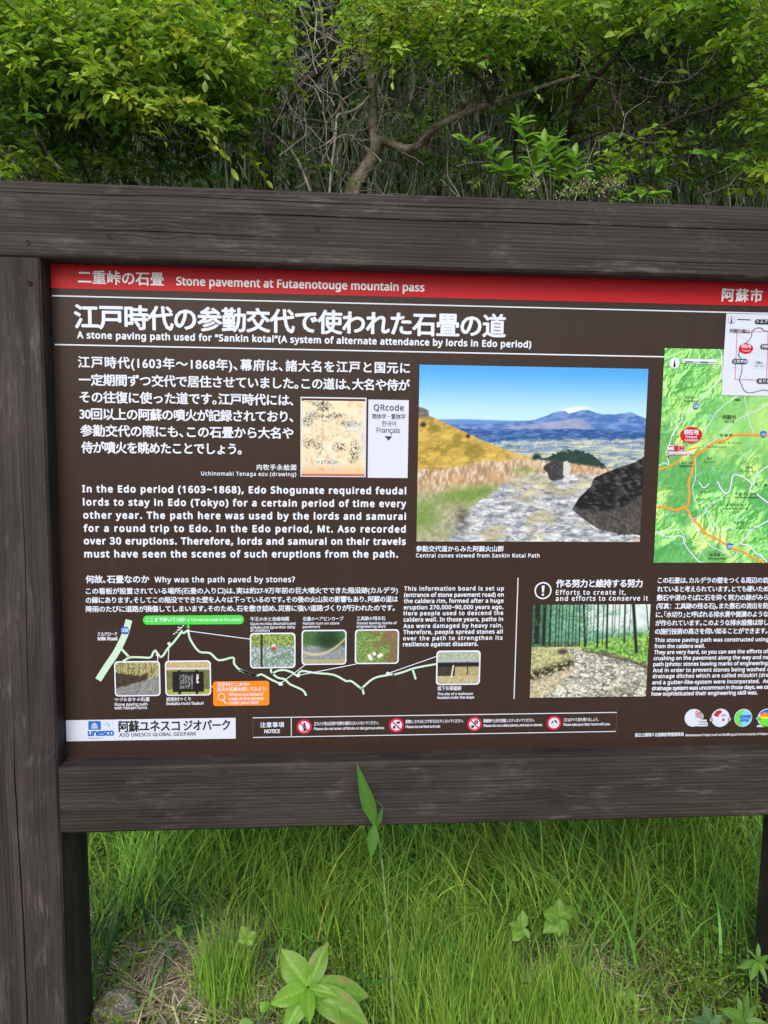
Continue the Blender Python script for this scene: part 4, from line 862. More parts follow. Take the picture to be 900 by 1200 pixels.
x0, z0 = A1(383, 262); x1, z1 = A1(845, 262)[0], A1(383, 220)[1]
flat('walk_label', [rrect(x0, z0, x1, z1, 5.0 * P)], GREEN, y=-0.0012); c = A1(590, 270); flat('walk_label', [[(c[0] - .9 * P, c[1] + 2.6 * P), (c[0] - .9 * P, c[1]), (c[0] - 2.8 * P, c[1]), (c[0], c[1] - 2.6 * P), (c[0] + 2.8 * P, c[1]), (c[0] + .9 * P, c[1]), (c[0] + .9 * P, c[1] + 2.6 * P)]], GREEN, y=-0.0013)
T('ここまで歩いて10分!', 171, 217.5, 728.9, 5.4, cjk=True, bold=.05, y=-0.0016); T('A 10-minute walk to this place!', 219.5, 283, 727.8, 3.4, bold=.02, y=-0.0016)
x0, z1 = board(249.7, 798.4); z0 = board(249.7, 827.2)[1]; x1 = board_x(315.6, (z0 + z1) / 2)
flat('question_label', [rrect(x0, z0, x1, z1, 3.2 * P)], ORANGE, y=-0.0012); c = A1(703, 545); flat('question_label', [[(c[0] + .3 * P, c[1] + 2 * P), (c[0] - 3.2 * P, c[1]), (c[0] + .3 * P, c[1] - 2 * P)]], ORANGE, y=-0.0013)
T('文字はどこかな?', 254.5, 292, 804.2, 4.6, cjk=True, bold=.05, y=-0.0016); T('足元の石畳を探してみよう!', 254.5, 312.5, 810, 4.6, cjk=True, bold=.05, y=-0.0016)
for s, x1_, bl in (('Where are letters?', 309, 815.3), ('Look at the stones', 309, 820.2), ('under your feet!', 303, 825)): T(s, 268, x1_, bl, 3.6, bold=.03, y=-0.0016)
c = A1(742, 592); flat('lens_symbol', strip(disc(*c, 4 * P, n=18), .9 * P, True) + strip([(c[0] + 2 * P, c[1] - 3.6 * P), (c[0] + 5.2 * P, c[1] - 8.6 * P)], 1.2 * P), WHITE, y=-0.0016)
T('ミルクロード', 115, 137.5, 745.2, 4.6, bold=.05); T('Milk Road', 115, 137.5, 750.2, 4.0, bold=.06)
c = A1(300, 288); flat('route_shield', [[(c[0] - 5.2 * P, c[1]), (c[0] - 2.8 * P, c[1] + 4.4 * P), (c[0] + 2.8 * P, c[1] + 4.4 * P), (c[0] + 5.2 * P, c[1]), (c[0] + 2.8 * P, c[1] - 4.4 * P), (c[0] - 2.8 * P, c[1] - 4.4 * P)]], BLUE, y=-0.0014); T('339', 143, 150.5, 740.2, 3.8, bold=.05, y=-0.0018)
def th_path(u, v):
    n = fbm(u * 16, v * 12, 401); nf = fbm(u * 40, v * 30, 402)
    C = L3((95, 95, 60), (222, 215, 150), np.clip(nf * 1.7 - .4, 0, 1)); 
    for a in (.12, .17, .3, .42, .55, .7, .83): C = over(C, sst(.012, .004, np.abs(u - a - (v - .3) * .03)) * (v < .4) * .8, (70, 62, 48))
    s = v - (.30 + u * .18 * (u < .55) + (.1 - (u - .55) * .35) * (u >= .55)) + (n - .5) * .1
    C = over(C, sst(-.02, .03, s) * (u < .75), L3((28, 24, 20), (98, 84, 62), nf)); C = over(C, sst(.0, .04, v - (.78 - .38 * u) + (n - .5) * .08), L3((70, 72, 74), (190, 192, 190), nf)); return C
def th_board(u, v):
    n = fbm(u * 16, v * 12, 411); nf = fbm(u * 45, v * 30, 412)
    C = L3((60, 80, 40), (150, 140, 90), nf); C = over(C, sst(.3, .15, v) * 1., L3((150, 130, 90), (225, 205, 160), nf)); C = over(C, sst(.035, .02, np.abs(v - .2)), (205, 208, 212))
    C = over(C, (v > .84) * 1., L3((120, 135, 60), (190, 190, 100), nf)); C = over(C, (u > .14) * (u < .86) * (v > .30) * (v < .93) * 1., (26, 25, 27))
    for a in (.3, .7): C = over(C, (np.abs(u - a) < .035) * (v > .24) * 1., (24, 22, 22))
    C = over(C, (u > .3) * (u < .62) * (v > .38) * (v < .82) * (np.sin(u * 190) > .3) * (nf > .42) * .8, (200, 200, 205)); C = over(C, (np.abs(u - .72) < .022) * (v > .38) * (v < .66) * (nf > .4), (225, 225, 225)); return C
def th_jizo(u, v):
    nf = fbm(u * 45, v * 34, 422); n = fbm(u * 14, v * 10, 421)
    C = L3((60, 95, 40), (205, 215, 120), np.clip(nf * 1.7 - .4, 0, 1)); C = over(C, sst(.32, .40, v), L3((70, 95, 85), (215, 228, 235), np.clip(nf * 1.7 - .35, 0, 1)))
    C = over(C, sst(.5, .7, n) * (v > .4) * .5, (70, 120, 80)); C = over(C, sst(.03, .02, np.abs(u - .24)) * (v > 0), (48, 44, 30))
    C = over(C, np.clip(2 - np.hypot(u - .52, (v - .36) * .75) / .03, 0, 1), (240, 215, 205)); C = over(C, np.clip(2 - np.hypot(u - .52, (v - .44) * .75) / .03, 0, 1), (190, 60, 60)); return C
def th_pin(u, v):
    nf = fbm(u * 45, v * 34, 432); n = fbm(u * 12, v * 10, 431)
    C = L3((80, 88, 92), (190, 195, 200), nf); C = over(C, sst(.5, .4, v + (n - .5) * .2), L3((30, 60, 35), (105, 145, 80), nf)); C = over(C, np.clip(1.7 - np.hypot((u - .6) / .27, (v - .25) / .3) * 1.2 + (nf - .5), 0, 1), L3((14, 34, 22), (50, 88, 48), nf))
    C = over(C, sst(.06, .02, np.abs(v - (.72 - (u - .3) ** 2))) * .7, (215, 200, 150)); C = over(C, (v > .88) * .8, (175, 165, 110)); return C
def th_tool(u, v):
    nf = fbm(u * 48, v * 38, 442); n = fbm(u * 8, v * 8, 441)
    C = L3((55, 90, 40), (165, 200, 110), np.clip(nf * 1.6 - .3, 0, 1)); C = over(C, sst(.45, .6, n + (u - .5) * .5) * .6, (125, 80, 70)); C = over(C, sst(.3, .0, v) * sst(.5, .8, u) * .6, (160, 90, 85))
    for a, b_ in ((.32, .78), (.44, .72), (.55, .8), (.6, .76), (.35, .86)): C = over(C, np.clip(1.9 - np.hypot(u - a, (v - b_) * .75) / .03, 0, 1), (240, 245, 240))
    return C
def th_tea(u, v):
    nf = fbm(u * 48, v * 34, 452)
    C = L3((95, 120, 90), (225, 232, 220), nf); C = over(C, sst(.2, .26, v), L3((150, 158, 165), (185, 190, 198), nf)); C = over(C, sst(.3, .36, v - u * .0), (28, 28, 34)); C = over(C, sst(.42, .5, v + (u > .45) * -.0) * (u > .42), L3((120, 112, 75), (215, 205, 150), nf))
    C = over(C, (v > .46) * (u < .42) * 1., L3((30, 30, 28), (90, 80, 64), nf)); C = over(C, (v > .76) * 1., L3((130, 120, 88), (225, 215, 175), nf)); C = over(C, sst(.022, .01, np.abs(u - .37 + (v - .5) * .12)) * (v > .42) * (v < .8), (225, 225, 220))
    C = over(C, sst(.02, .01, np.abs(u - .72)) * (v > .3) * (v < .72), (40, 36, 32)); return C
for (x0_, y0_, x1_, y1_, fn) in ((133.9, 774.6, 188.1, 815.9, th_path), (193.4, 774, 247.5, 815.2, th_board), (292.9, 741.4, 346.3, 783, th_jizo), (353.5, 737.9, 406, 779, th_pin), (416, 737.3, 467.4, 778, th_tool), (511.4, 762.2, 562.6, 802.6, th_tea)):
    x0, z1 = board(x0_, y0_); z0 = board(x0_, y1_)[1]; x1 = board_x(x1_, (z0 + z1) / 2)
    flat('picture_border', [rrect(x0, z0, x1, z1, 4.4 * P)], WHITE, y=-0.0019)
    picture('photograph', (x0_ + 1.6, y0_ + 1.6), (x0_ + 1.6, y1_ - 1.6), x1_ - 1.6, 78, 60, fn, y=-0.0023, rnd=.07)
for s, x0, x1, bl, h in [('つづらおりの石畳', 134.5, 175.5, 822, 4.6), ('Stone paving path', 134.5, 173, 826.9, 3.3), ('with hairpin turns', 134.5, 172.5, 831, 3.3), ('岩坂村つくり', 195, 224, 821.6, 4.6), ('Iwasaka mura Tsukuri', 195, 238.5, 825.9, 3.3),
    ('牛王の水と合格地蔵', 293.5, 339, 727.7, 4.7), ('Gyuo no mizu (fountain) and', 293.5, 346, 732.2, 3.0), ('gokaku jizo (guardian deity', 293.5, 346, 736.4, 3.0), ('of children)', 293.5, 316, 740.3, 3.0),
    ('石畳のヘアピンカーブ', 355, 402.5, 727.4, 4.6), ('Hairpin turn on stone', 355, 397.5, 731.8, 3.0), ('pavement', 355, 375, 735.8, 3.0), ('工具跡の残る石', 418, 451.5, 727, 4.6), ('Stones leaving marks of', 418, 465, 731.5, 3.0), ('engineering work', 418, 452, 735.5, 3.0),
    ('坂下お茶屋跡', 512.5, 540.5, 809, 4.8), ('The site of a teahouse', 512.5, 554, 814.5, 3.0), ('located under the slope', 512.5, 555.5, 818.8, 3.0)]:
    T(s, x0, x1, bl, h, bold=.04)
# ================================================================== VEGETATION
GREEN_LEAF = foliage_mat('leaf', 0.48, 0.42, 0.45, 1.1)
GRASS = foliage_mat('grass blade', 0.3, 0.5, 0.35)
STRAW = foliage_mat('dry straw', 0.15, 0.7, 0.2)
BARK = bark_mat('grey brown bark', (0.10, 0.082, 0.062), (0.36, 0.31, 0.25), (0.06, 0.075, 0.025))
DARKBARK = bark_mat('dark wet bark', (0.016, 0.013, 0.010), (0.07, 0.058, 0.046))
TWIG = bark_mat('pale dead twig', (0.20, 0.18, 0.15), (0.5, 0.46, 0.40), scale=30)

def unit(v): return v / (np.linalg.norm(v, axis=-1, keepdims=True) + 1e-9)
def tube(pts, rad, sides=7, k=4, rough=0.0, seed=0):
    """smooth tapering tube through 3D points -> V, F"""
    P = np.array(pts, float); n = len(P); rad = np.array(rad, float) if np.ndim(rad) else np.linspace(rad, rad * .6, n)
    if n > 2 and k > 1:
        Q = np.vstack([2 * P[0] - P[1], P, 2 * P[-1] - P[-2]]); out = []; rr = []
        for i in range(1, n):
            for q in range(k):
                u = q / k; a, b_, c_, d = Q[i - 1], Q[i], Q[i + 1], Q[i + 2]
                out.append(.5 * (2 * b_ + (c_ - a) * u + (2 * a - 5 * b_ + 4 * c_ - d) * u * u + (3 * b_ - a - 3 * c_ + d) * u ** 3)); rr.append(rad[i - 1] * (1 - u) + rad[i] * u)
        out.append(P[-1]); rr.append(rad[-1]); P = np.array(out); rad = np.array(rr); n = len(P)
    T_ = unit(np.gradient(P, axis=0)); up = np.where(np.abs(T_[:, 1:2]) > .9, [[1., 0, 0]], [[0, 1., 0]])
    A = unit(np.cross(T_, up)); B = np.cross(T_, A); a = np.linspace(0, 2 * math.pi, sides, endpoint=False)
    R_ = np.repeat(rad[:, None], sides, 1)
    if rough: R_ = R_ * (1 + rough * (fbm(np.arange(n)[:, None] * .7 + 0 * a, a[None] * 1.3 + seed, seed) - .5) * 2)
    V = P[:, None] + R_[..., None] * (np.cos(a)[None, :, None] * A[:, None] + np.sin(a)[None, :, None] * B[:, None])
    i = np.arange(n * sides).reshape(n, sides)
    F = np.stack([i[:-1], np.roll(i, -1, 1)[:-1], np.roll(i, -1, 1)[1:], i[1:]], -1).reshape(-1, 4)
    return V.reshape(-1, 3), F
class Soup:
    def __init__(s): s.V = []; s.F = []; s.T = []; s.n = 0
    def add(s, V, F, tint=None):
        V = np.asarray(V).reshape(-1, 3); s.V.append(V); s.F.append(np.asarray(F) + s.n); s.n += len(V)
        s.T.append(np.broadcast_to(np.array([1., 1, 1]) if tint is None else tint, (len(V), 3)))
    def build(s, name, mat, parent=None, origin=(0, 0, 0), smooth=True):
        return mobj(name, np.vstack(s.V), np.vstack(s.F), mat, parent, origin, tint=np.vstack(s.T), smooth=smooth)
def blades(S, base, h, lean, w, tint, seg=5, droop=.5, rng=RNG, tipc=None):
    """base (n,3) foot points; h heights; lean (n,2) horizontal throw of the tip; w widths"""
    n = len(base); t = np.linspace(0, 1, seg + 1)
    P = np.zeros((n, seg + 1, 3)); P[..., :2] = base[:, None, :2] + lean[:, None, :] * (t ** 1.8)[None, :, None]
    ll = np.hypot(lean[:, 0], lean[:, 1])
    P[..., 2] = base[:, None, 2] + h[:, None] * t[None] - (droop * ll)[:, None] * (t ** 3)[None]
    a = rng.uniform(0, math.pi, n); side = np.stack([np.cos(a), np.sin(a) * .6, 0 * a], -1)
    ww = w[:, None] * np.clip((1 - t) ** .6, .03, 1)[None] * np.minimum(1, .55 + t * 3)[None]
    L = P - side[:, None] * ww[..., None] / 2; R_ = P + side[:, None] * ww[..., None] / 2
    V = np.stack([L, R_], 2).reshape(n, -1, 3)
    i = np.arange(seg)[:, None] * 2; f = np.concatenate([i, i + 1, i + 3, i + 2], 1)
    F = (np.arange(n)[:, None, None] * (2 * (seg + 1)) + f[None]).reshape(-1, 4)
    C = np.repeat(np.repeat(tint[:, None], seg + 1, 1), 2, 1).copy()
    if tipc is not None:
        m = np.repeat(t ** 2, 2)[None, :, None] * .5; C = C * (1 - m) + np.array(tipc) * m
    S.add(V, F, C.reshape(-1, 3))
LEAF_T = np.array([0, .22, .5, .78, 1.0]); LEAF_W = np.array([.06, .78, 1.0, .62, .02])
def leaves(S, pos, d, nrm, ln_, wd, tint, fold=.25, curl=.25):
    """many small leaves as real folded blades: pos (n,3) stalk end, d direction, nrm upper side"""
    n = len(pos); d = unit(d); s = unit(np.cross(nrm, d)); u = np.cross(d, s)
    t = LEAF_T; P = pos[:, None] + d[:, None] * (ln_[:, None] * t[None])[..., None] - u[:, None] * ((curl * ln_)[:, None] * (t ** 2)[None])[..., None]
    hw = (wd[:, None] * LEAF_W[None] / 2)[..., None]
    up = u[:, None] * hw * fold * 2
    V = np.stack([P - s[:, None] * hw + up, P, P + s[:, None] * hw + up], 2).reshape(n, -1, 3)
    f = []
    for k in range(4): f += [(3 * k, 3 * k + 1, 3 * k + 4, 3 * k + 3), (3 * k + 1, 3 * k + 2, 3 * k + 5, 3 * k + 4)]
    F = (np.arange(n)[:, None, None] * 15 + np.array(f)[None]).reshape(-1, 4)
    S.add(V, F, np.repeat(tint, 15, 0))
def vary(c, n, hue=.12, val=.25, rng=RNG):
    c = np.array(c, float); v = rng.lognormal(0, val, (n, 1)); h = rng.normal(0, hue, (n, 1))
    o = c[None] * v; o[:, 0:1] *= (1 + h * 1.4); o[:, 2:3] *= (1 - h * .8); return np.clip(o, .001, .9)
def rand_dir(n, rng=RNG):
    return unit(rng.normal(0, 1, (n, 3)))

# ---- sprays: a twig with leaves along it, used by every crown
def sprays(S, TW, starts, dirs, length, ll, lw, tint, per=10, rng=RNG, droop=.25, flat_=.5, twr=.0016):
    n = len(starts); dirs = unit(dirs)
    t = np.linspace(.12, 1, per)
    L = length * rng.uniform(.6, 1.3, n)
    sag = np.array([0, 0, -1.0]) * droop
    P = starts[:, None] + dirs[:, None] * (L[:, None] * t[None])[..., None] + sag * ((L[:, None] * (t ** 2)[None]))[..., None]
    P += rng.normal(0, length * .03, P.shape)
    tang = unit(dirs[:, None] + sag * 2 * t[None, :, None])
    side = unit(np.cross(tang, np.array([0, 0, 1.0]) + rng.normal(0, .25, (n, 1, 3)) + 0 * tang))
    sg = np.where(np.arange(per) % 2 == 0, 1.0, -1.0)[None, :, None]
    ang = rng.uniform(.5, 1.3, (n, per, 1)); ang[:, -1] *= .2
    d = unit(tang * np.cos(ang) + side * sg * np.sin(ang) + np.array([0, 0, 1.0]) * rng.normal(.05, .28, (n, per, 1)))
    nrm = unit(np.array([0, 0, 1.0]) + rng.normal(0, flat_, (n, per, 3)))
    m = n * per
    tc = np.repeat(tint, per, 0) * rng.lognormal(0, .14, (m, 1))
    sz = rng.uniform(.55, 1.2, m) * np.tile(1 - .35 * np.abs(t - .6), n)
    leaves(S, P.reshape(-1, 3), d.reshape(-1, 3), nrm.reshape(-1, 3), ll * sz, lw * sz * rng.uniform(.8, 1.15, m), tc, curl=.22)
    if TW is not None:
        st = starts; en = P[:, -1]; md = P[:, per // 2]
        W = np.stack([st, md, en], 1); a = unit(np.cross(dirs, [0, 1.0, .3])); r = np.array([twr, twr * .8, twr * .3])
        b_ = unit(np.cross(dirs, a)); V = np.stack([W + (a * math.cos(q) + b_ * math.sin(q))[:, None] * r[None, :, None] for q in (0, 2.09, 4.19)], 2).reshape(n, 9, 3)
        f = np.array([(3 * k + q, 3 * k + (q + 1) % 3, 3 * k + 3 + (q + 1) % 3, 3 * k + 3 + q) for k in range(2) for q in range(3)])
        TW.add(V.reshape(-1, 3), (np.arange(n)[:, None, None] * 9 + f[None]).reshape(-1, 4), np.array([.06, .05, .035]))
def cluster(cx, cy, rx, ry, Y, dY, n, rng=RNG):
    """n random points round the sight line (cx, cy), spread rx, ry rows and dY metres deep"""
    a = rng.uniform(0, 2 * math.pi, n); r = np.sqrt(rng.uniform(0, 1, n)); yy = Y + rng.uniform(-dY, dY, n)
    return np.array([at(cx + rx * r[i] * math.cos(a[i]), cy + ry * r[i] * math.sin(a[i]), yy[i]) for i in range(n)])

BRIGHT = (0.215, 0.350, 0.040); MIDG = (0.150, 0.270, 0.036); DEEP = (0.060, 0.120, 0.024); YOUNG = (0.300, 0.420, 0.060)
def crown(parent, specs, ll, lw, origin, seed, per=10, length=.16, name='crown'):
    S = Soup(); TWs = Soup(); rng = np.random.default_rng(seed)
    for (cx, cy, rx, ry, Y, dY, n, col) in specs:
        st = cluster(cx, cy, rx, ry, Y, dY, n, rng)
        d = rng.normal(0, 1, (n, 3)); d[:, 2] = d[:, 2] * .45 + .25; d[:, 1] -= .55
        sprays(S, TWs, st, d, length, ll, lw, vary(col, n, .1, .22, rng), per=per, rng=rng)
    tag(S.build(name, GREEN_LEAF, parent, origin), kind='stuff')
    tag(TWs.build('twigs', STRAW, parent, origin), kind='stuff')
def limb(parent, pts, r0, r1, mat, origin, name='branch', rough=.18, sides=8, seed=0):
    P = [at(*p) for p in pts]; r = np.linspace(r0, r1, len(P))
    V, F = tube(P, r, sides, 5, rough, seed)
    return mobj(name, V, F, mat, parent, origin)
def foot(px, Y):
    x = at(px, 240, Y)[0]; return (x, Y, float(gz(x, Y)))

# ---- middle tree
f0 = foot(410, 1.9); tree = empty('broadleaf_tree', f0)
tag(tree, 'small crooked tree with mossy forked trunk and pale flower buds behind the middle', 'tree', 'trees in the thicket behind the board')
limb(tree, [(405, 330, 1.9), (413, 228, 1.9), (424, 206, 1.9), (434, 190, 1.9), (443, 168, 1.88), (449, 163, 1.87)], .034, .023, BARK, f0, 'trunk', .25, 12, 1)
limb(tree, [(440, 172, 1.9), (438, 150, 1.92), (437, 117, 1.95), (434, 87, 1.98), (428, 60, 2.0), (418, 22, 2.05), (411, -10, 2.1), (402, -60, 2.1)], .0215, .012, BARK, f0, 'trunk', .22, 10, 2)
limb(tree, [(449, 163, 1.87), (462, 170, 1.83), (474, 174, 1.8), (489, 171, 1.78), (508, 152, 1.74), (533, 137, 1.7), (560, 126, 1.66), (580, 120, 1.62), (603, 113, 1.6), (640, 100, 1.55), (680, 88, 1.5)], .020, .006, BARK, f0, seed=3)
for k, (pts, r0, r1, mt) in enumerate([
    ([(576, 122, 1.63), (570, 108, 1.6), (566, 97, 1.58), (556, 88, 1.55), (546, 82, 1.5), (530, 70, 1.5)], .011, .004, DARKBARK), ([(577, 121, 1.62), (582, 95, 1.6), (577, 80, 1.6), (590, 60, 1.6), (600, 40, 1.6)], .010, .005, DARKBARK),
    ([(530, 139, 1.7), (545, 122, 1.72), (562, 116, 1.74), (578, 112, 1.76)], .008, .005, BARK),
    ([(433, 112, 1.95), (425, 122, 1.9), (415, 129, 1.86), (404, 133, 1.84), (395, 137, 1.82), (393, 160, 1.8), (388, 200, 1.8), (386, 228, 1.8)], .006, .0045, TWIG), ([(393, 160, 1.8), (383, 168, 1.78), (374, 173, 1.76)], .0045, .002, TWIG),
    ([(425, 62, 2.0), (410, 57, 1.95), (395, 50, 1.9), (378, 40, 1.86), (362, 30, 1.84), (353, 14, 1.84), (347, -5, 1.82)], .0045, .003, TWIG), ([(378, 40, 1.86), (390, 30, 1.8), (410, 15, 1.8), (425, 3, 1.8)], .003, .002, BARK),
    ([(373, -5, 1.7), (377, 20, 1.7), (381, 50, 1.72), (387, 80, 1.74), (394, 105, 1.76), (399, 120, 1.78), (388, 140, 1.8), (372, 155, 1.82), (360, 172, 1.84)], .0055, .003, BARK), ([(399, 120, 1.78), (404, 140, 1.8), (407, 170, 1.82), (402, 200, 1.84)], .005, .004, BARK),
    ([(419, 50, 2.1), (405, 66, 2.1), (385, 78, 2.1), (365, 90, 2.1), (350, 103, 2.08), (338, 121, 2.06), (322, 138, 2.04), (315, 165, 2.0), (316, 230, 2.0)], .011, .017, DARKBARK),
    ([(462, 68, 1.9), (461, 78, 1.86), (456, 90, 1.84), (452, 113, 1.84), (446, 138, 1.84), (440, 158, 1.86)], .0025, .003, TWIG), ([(437, 112, 1.95), (450, 106, 1.9), (464, 98, 1.86), (480, 87, 1.8), (500, 80, 1.75)], .005, .0025, BARK),
    ([(448, 132, 1.92), (462, 128, 1.86), (476, 122, 1.8), (490, 115, 1.76), (513, 103, 1.7), (524, 96, 1.68)], .005, .003, BARK), ([(475, 126, 1.8), (476, 106, 1.8), (478, 90, 1.8)], .0045, .0035, BARK), ([(478, 121, 1.8), (488, 110, 1.8), (500, 96, 1.8), (507, 85, 1.8)], .003, .002, TWIG),
    ([(436, 104, 1.95), (422, 104, 1.9), (410, 112, 1.86), (401, 117, 1.84)], .005, .0035, BARK), ([(509, 103, 1.7), (508, 84, 1.7), (507, 60, 1.7)], .004, .003, BARK)]):
    limb(tree, pts, r0, r1, mt, f0, seed=20 + k)
crown(tree, [(490, 20, 100, 32, 1.7, .35, 95, YOUNG), (450, 45, 55, 22, 1.75, .25, 60, YOUNG), (520, 30, 90, 40, 1.65, .35, 170, BRIGHT), (570, 50, 60, 30, 1.6, .3, 110, BRIGHT), (600, 20, 80, 40, 1.7, .35, 120, MIDG), (530, 60, 60, 20, 1.6, .25, 60, MIDG), (470, -80, 180, 45, 2.2, .4, 60, MIDG), (430, 62, 30, 12, 1.8, .15, 26, YOUNG), (500, 10, 120, 25, 1.5, .3, 60, YOUNG), (500, 180, 60, 22, 2.2, .2, 26, MIDG), (560, 200, 50, 20, 1.9, .2, 20, MIDG), (480, 140, 60, 20, 2.4, .2, 24, MIDG), (345, 190, 30, 20, 1.9, .2, 16, MIDG), (545, 70, 35, 9, 1.6, .2, 26, YOUNG)], .034, .0155, f0, 31, per=10, length=.15)
def tangle(parent, o_, n, xr, yr, Yr, seed, mat, r, ar=(-2.9, -.2), name='twigs'):
    S = Soup(); rng = np.random.default_rng(seed)
    for k in range(n):
        Y = rng.uniform(*Yr); a_ = rng.uniform(*ar); p = [np.array([rng.uniform(*xr), rng.uniform(*yr)])]
        for q in range(6): a_ += rng.normal(0, .4); p.append(p[-1] + np.array([math.cos(a_), math.sin(a_)]) * rng.uniform(8, 19))
        V, F = tube([at(q_[0], q_[1], Y + .03 * i_) for i_, q_ in enumerate(p)], np.linspace(rng.uniform(.5, 1) * r, r * .25, 7), 4, 2); S.add(V, F)
    tag(S.build(name, mat, parent, o_), kind='stuff')
tangle(tree, f0, 130, (310, 600), (20, 235), (1.7, 2.3), 301, BARK, .0038)
tangle(tree, f0, 110, (320, 590), (40, 240), (1.6, 2.2), 302, TWIG, .0026, name='dead_twigs')
# flower buds on it
S = Soup(); rng = np.random.default_rng(5)
for (cx, cy, rx, ry, n) in ((440, 30, 22, 22, 14), (490, 20, 50, 20, 24), (560, 60, 34, 12, 12), (525, 55, 20, 10, 6), (470, 48, 30, 14, 8), (540, 12, 40, 12, 14)):
    for p in cluster(cx, cy, rx, ry, 1.55, .12, n, rng):
        k = 16; t = rng.uniform(0, 1, k); ax = unit(rng.normal(0, .35, 3) + [0, 0, 1])
        q = p + ax * (t * .05)[:, None] + rng.normal(0, .0045, (k, 3))
        leaves(S, q, rand_dir(k, rng), rand_dir(k, rng), np.full(k, .0075), np.full(k, .005), vary((.42, .44, .24), k, .05, .1, rng))
tag(S.build('flower_buds', STRAW, tree, f0), kind='stuff')

# ---- left bush
f1 = foot(70, 1.5); bush = empty('broadleaf_tree', f1)
tag(bush, 'leafy bright green bush behind the upper left corner of the board', 'tree', 'trees in the thicket behind the board')
limb(bush, [(75, 300, 1.6), (72, 213, 1.6), (67, 175, 1.62), (60, 145, 1.65), (50, 113, 1.68), (42, 85, 1.7), (36, 60, 1.7), (20, 20, 1.75)], .014, .009, DARKBARK, f1, 'trunk', .2, 8, 40)
for k, (pts, r0, r1, mt) in enumerate([
    ([(52, 115, 1.67), (70, 95, 1.6), (90, 80, 1.55), (120, 70, 1.5), (160, 62, 1.4)], .008, .003, DARKBARK), ([(66, 172, 1.62), (90, 150, 1.6), (105, 120, 1.6), (118, 90, 1.6), (130, 60, 1.6)], .006, .003, DARKBARK), ([(227, 168, 1.35), (210, 167, 1.33), (200, 165, 1.32), (185, 161, 1.3), (167, 152, 1.3)], .003, .0016, TWIG),
    ([(222, 167, 1.35), (208, 158, 1.32), (196, 146, 1.3), (190, 138, 1.3)], .002, .001, TWIG), ([(215, 167, 1.35), (206, 152, 1.32), (203, 142, 1.3)], .002, .001, TWIG), ([(205, 166, 1.35), (193, 154, 1.32), (186, 144, 1.3)], .002, .001, TWIG), ([(218, 166, 1.35), (222, 150, 1.32), (216, 136, 1.3)], .002, .001, TWIG),
    ([(250, 225, 1.6), (240, 200, 1.6), (225, 168, 1.5), (216, 130, 1.45), (222, 100, 1.4), (240, 75, 1.4), (262, 55, 1.4)], .006, .003, DARKBARK), ([(253, 150, 1.7), (252, 110, 1.7), (262, 60, 1.7), (275, 20, 1.7)], .008, .005, DARKBARK),
    ([(300, 175, 1.6), (280, 178, 1.58), (258, 176, 1.55), (240, 182, 1.52), (220, 192, 1.5)], .0035, .002, TWIG), ([(325, 160, 1.7), (345, 182, 1.7), (355, 202, 1.7), (364, 226, 1.7)], .006, .005, TWIG), ([(298, 145, 1.75), (312, 153, 1.72), (325, 160, 1.7)], .004, .005, TWIG),
    ([(110, 225, 1.5), (95, 190, 1.5), (85, 160, 1.5), (90, 120, 1.5)], .004, .002, DARKBARK), ([(150, 225, 1.5), (140, 190, 1.5), (120, 165, 1.5), (100, 150, 1.5)], .004, .002, DARKBARK), ([(180, 120, 1.4), (165, 95, 1.35), (150, 75, 1.3)], .003, .002, TWIG)]):
    limb(bush, pts, r0, r1, mt, f1, seed=50 + k)
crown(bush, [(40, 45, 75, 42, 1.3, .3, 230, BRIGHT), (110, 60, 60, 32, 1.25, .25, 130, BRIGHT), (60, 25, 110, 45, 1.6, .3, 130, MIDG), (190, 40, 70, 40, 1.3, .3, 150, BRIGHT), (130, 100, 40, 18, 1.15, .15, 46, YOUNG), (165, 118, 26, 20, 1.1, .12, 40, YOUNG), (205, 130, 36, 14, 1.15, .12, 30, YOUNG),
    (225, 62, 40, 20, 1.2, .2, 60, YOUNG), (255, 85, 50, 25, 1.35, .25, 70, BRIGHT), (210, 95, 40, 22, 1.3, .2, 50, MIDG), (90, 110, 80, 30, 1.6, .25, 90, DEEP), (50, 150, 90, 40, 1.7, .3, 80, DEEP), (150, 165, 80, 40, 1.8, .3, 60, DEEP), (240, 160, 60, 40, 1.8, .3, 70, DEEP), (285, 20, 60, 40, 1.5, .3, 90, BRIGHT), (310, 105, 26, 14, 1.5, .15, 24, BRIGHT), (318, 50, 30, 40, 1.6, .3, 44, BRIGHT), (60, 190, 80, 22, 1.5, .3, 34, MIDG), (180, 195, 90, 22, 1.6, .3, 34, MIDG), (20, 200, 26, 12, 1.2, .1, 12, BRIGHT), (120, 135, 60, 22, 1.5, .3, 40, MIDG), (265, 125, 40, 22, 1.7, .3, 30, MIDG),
    (-40, 60, 60, 80, 1.5, .5, 150, MIDG), (100, -50, 240, 40, 1.7, .3, 120, MIDG), (10, 110, 30, 50, 1.4, .3, 50, MIDG), (260, 160, 14, 8, 1.3, .1, 8, BRIGHT), (290, 135, 26, 8, 1.4, .1, 12, MIDG)], .043, .019, f1, 37, per=10, length=.15)

tangle(bush, f1, 70, (10, 330), (70, 235), (1.2, 1.8), 303, TWIG, .0020, name='dead_twigs')
tangle(bush, f1, 80, (0, 330), (90, 235), (1.3, 1.9), 304, DARKBARK, .0034)
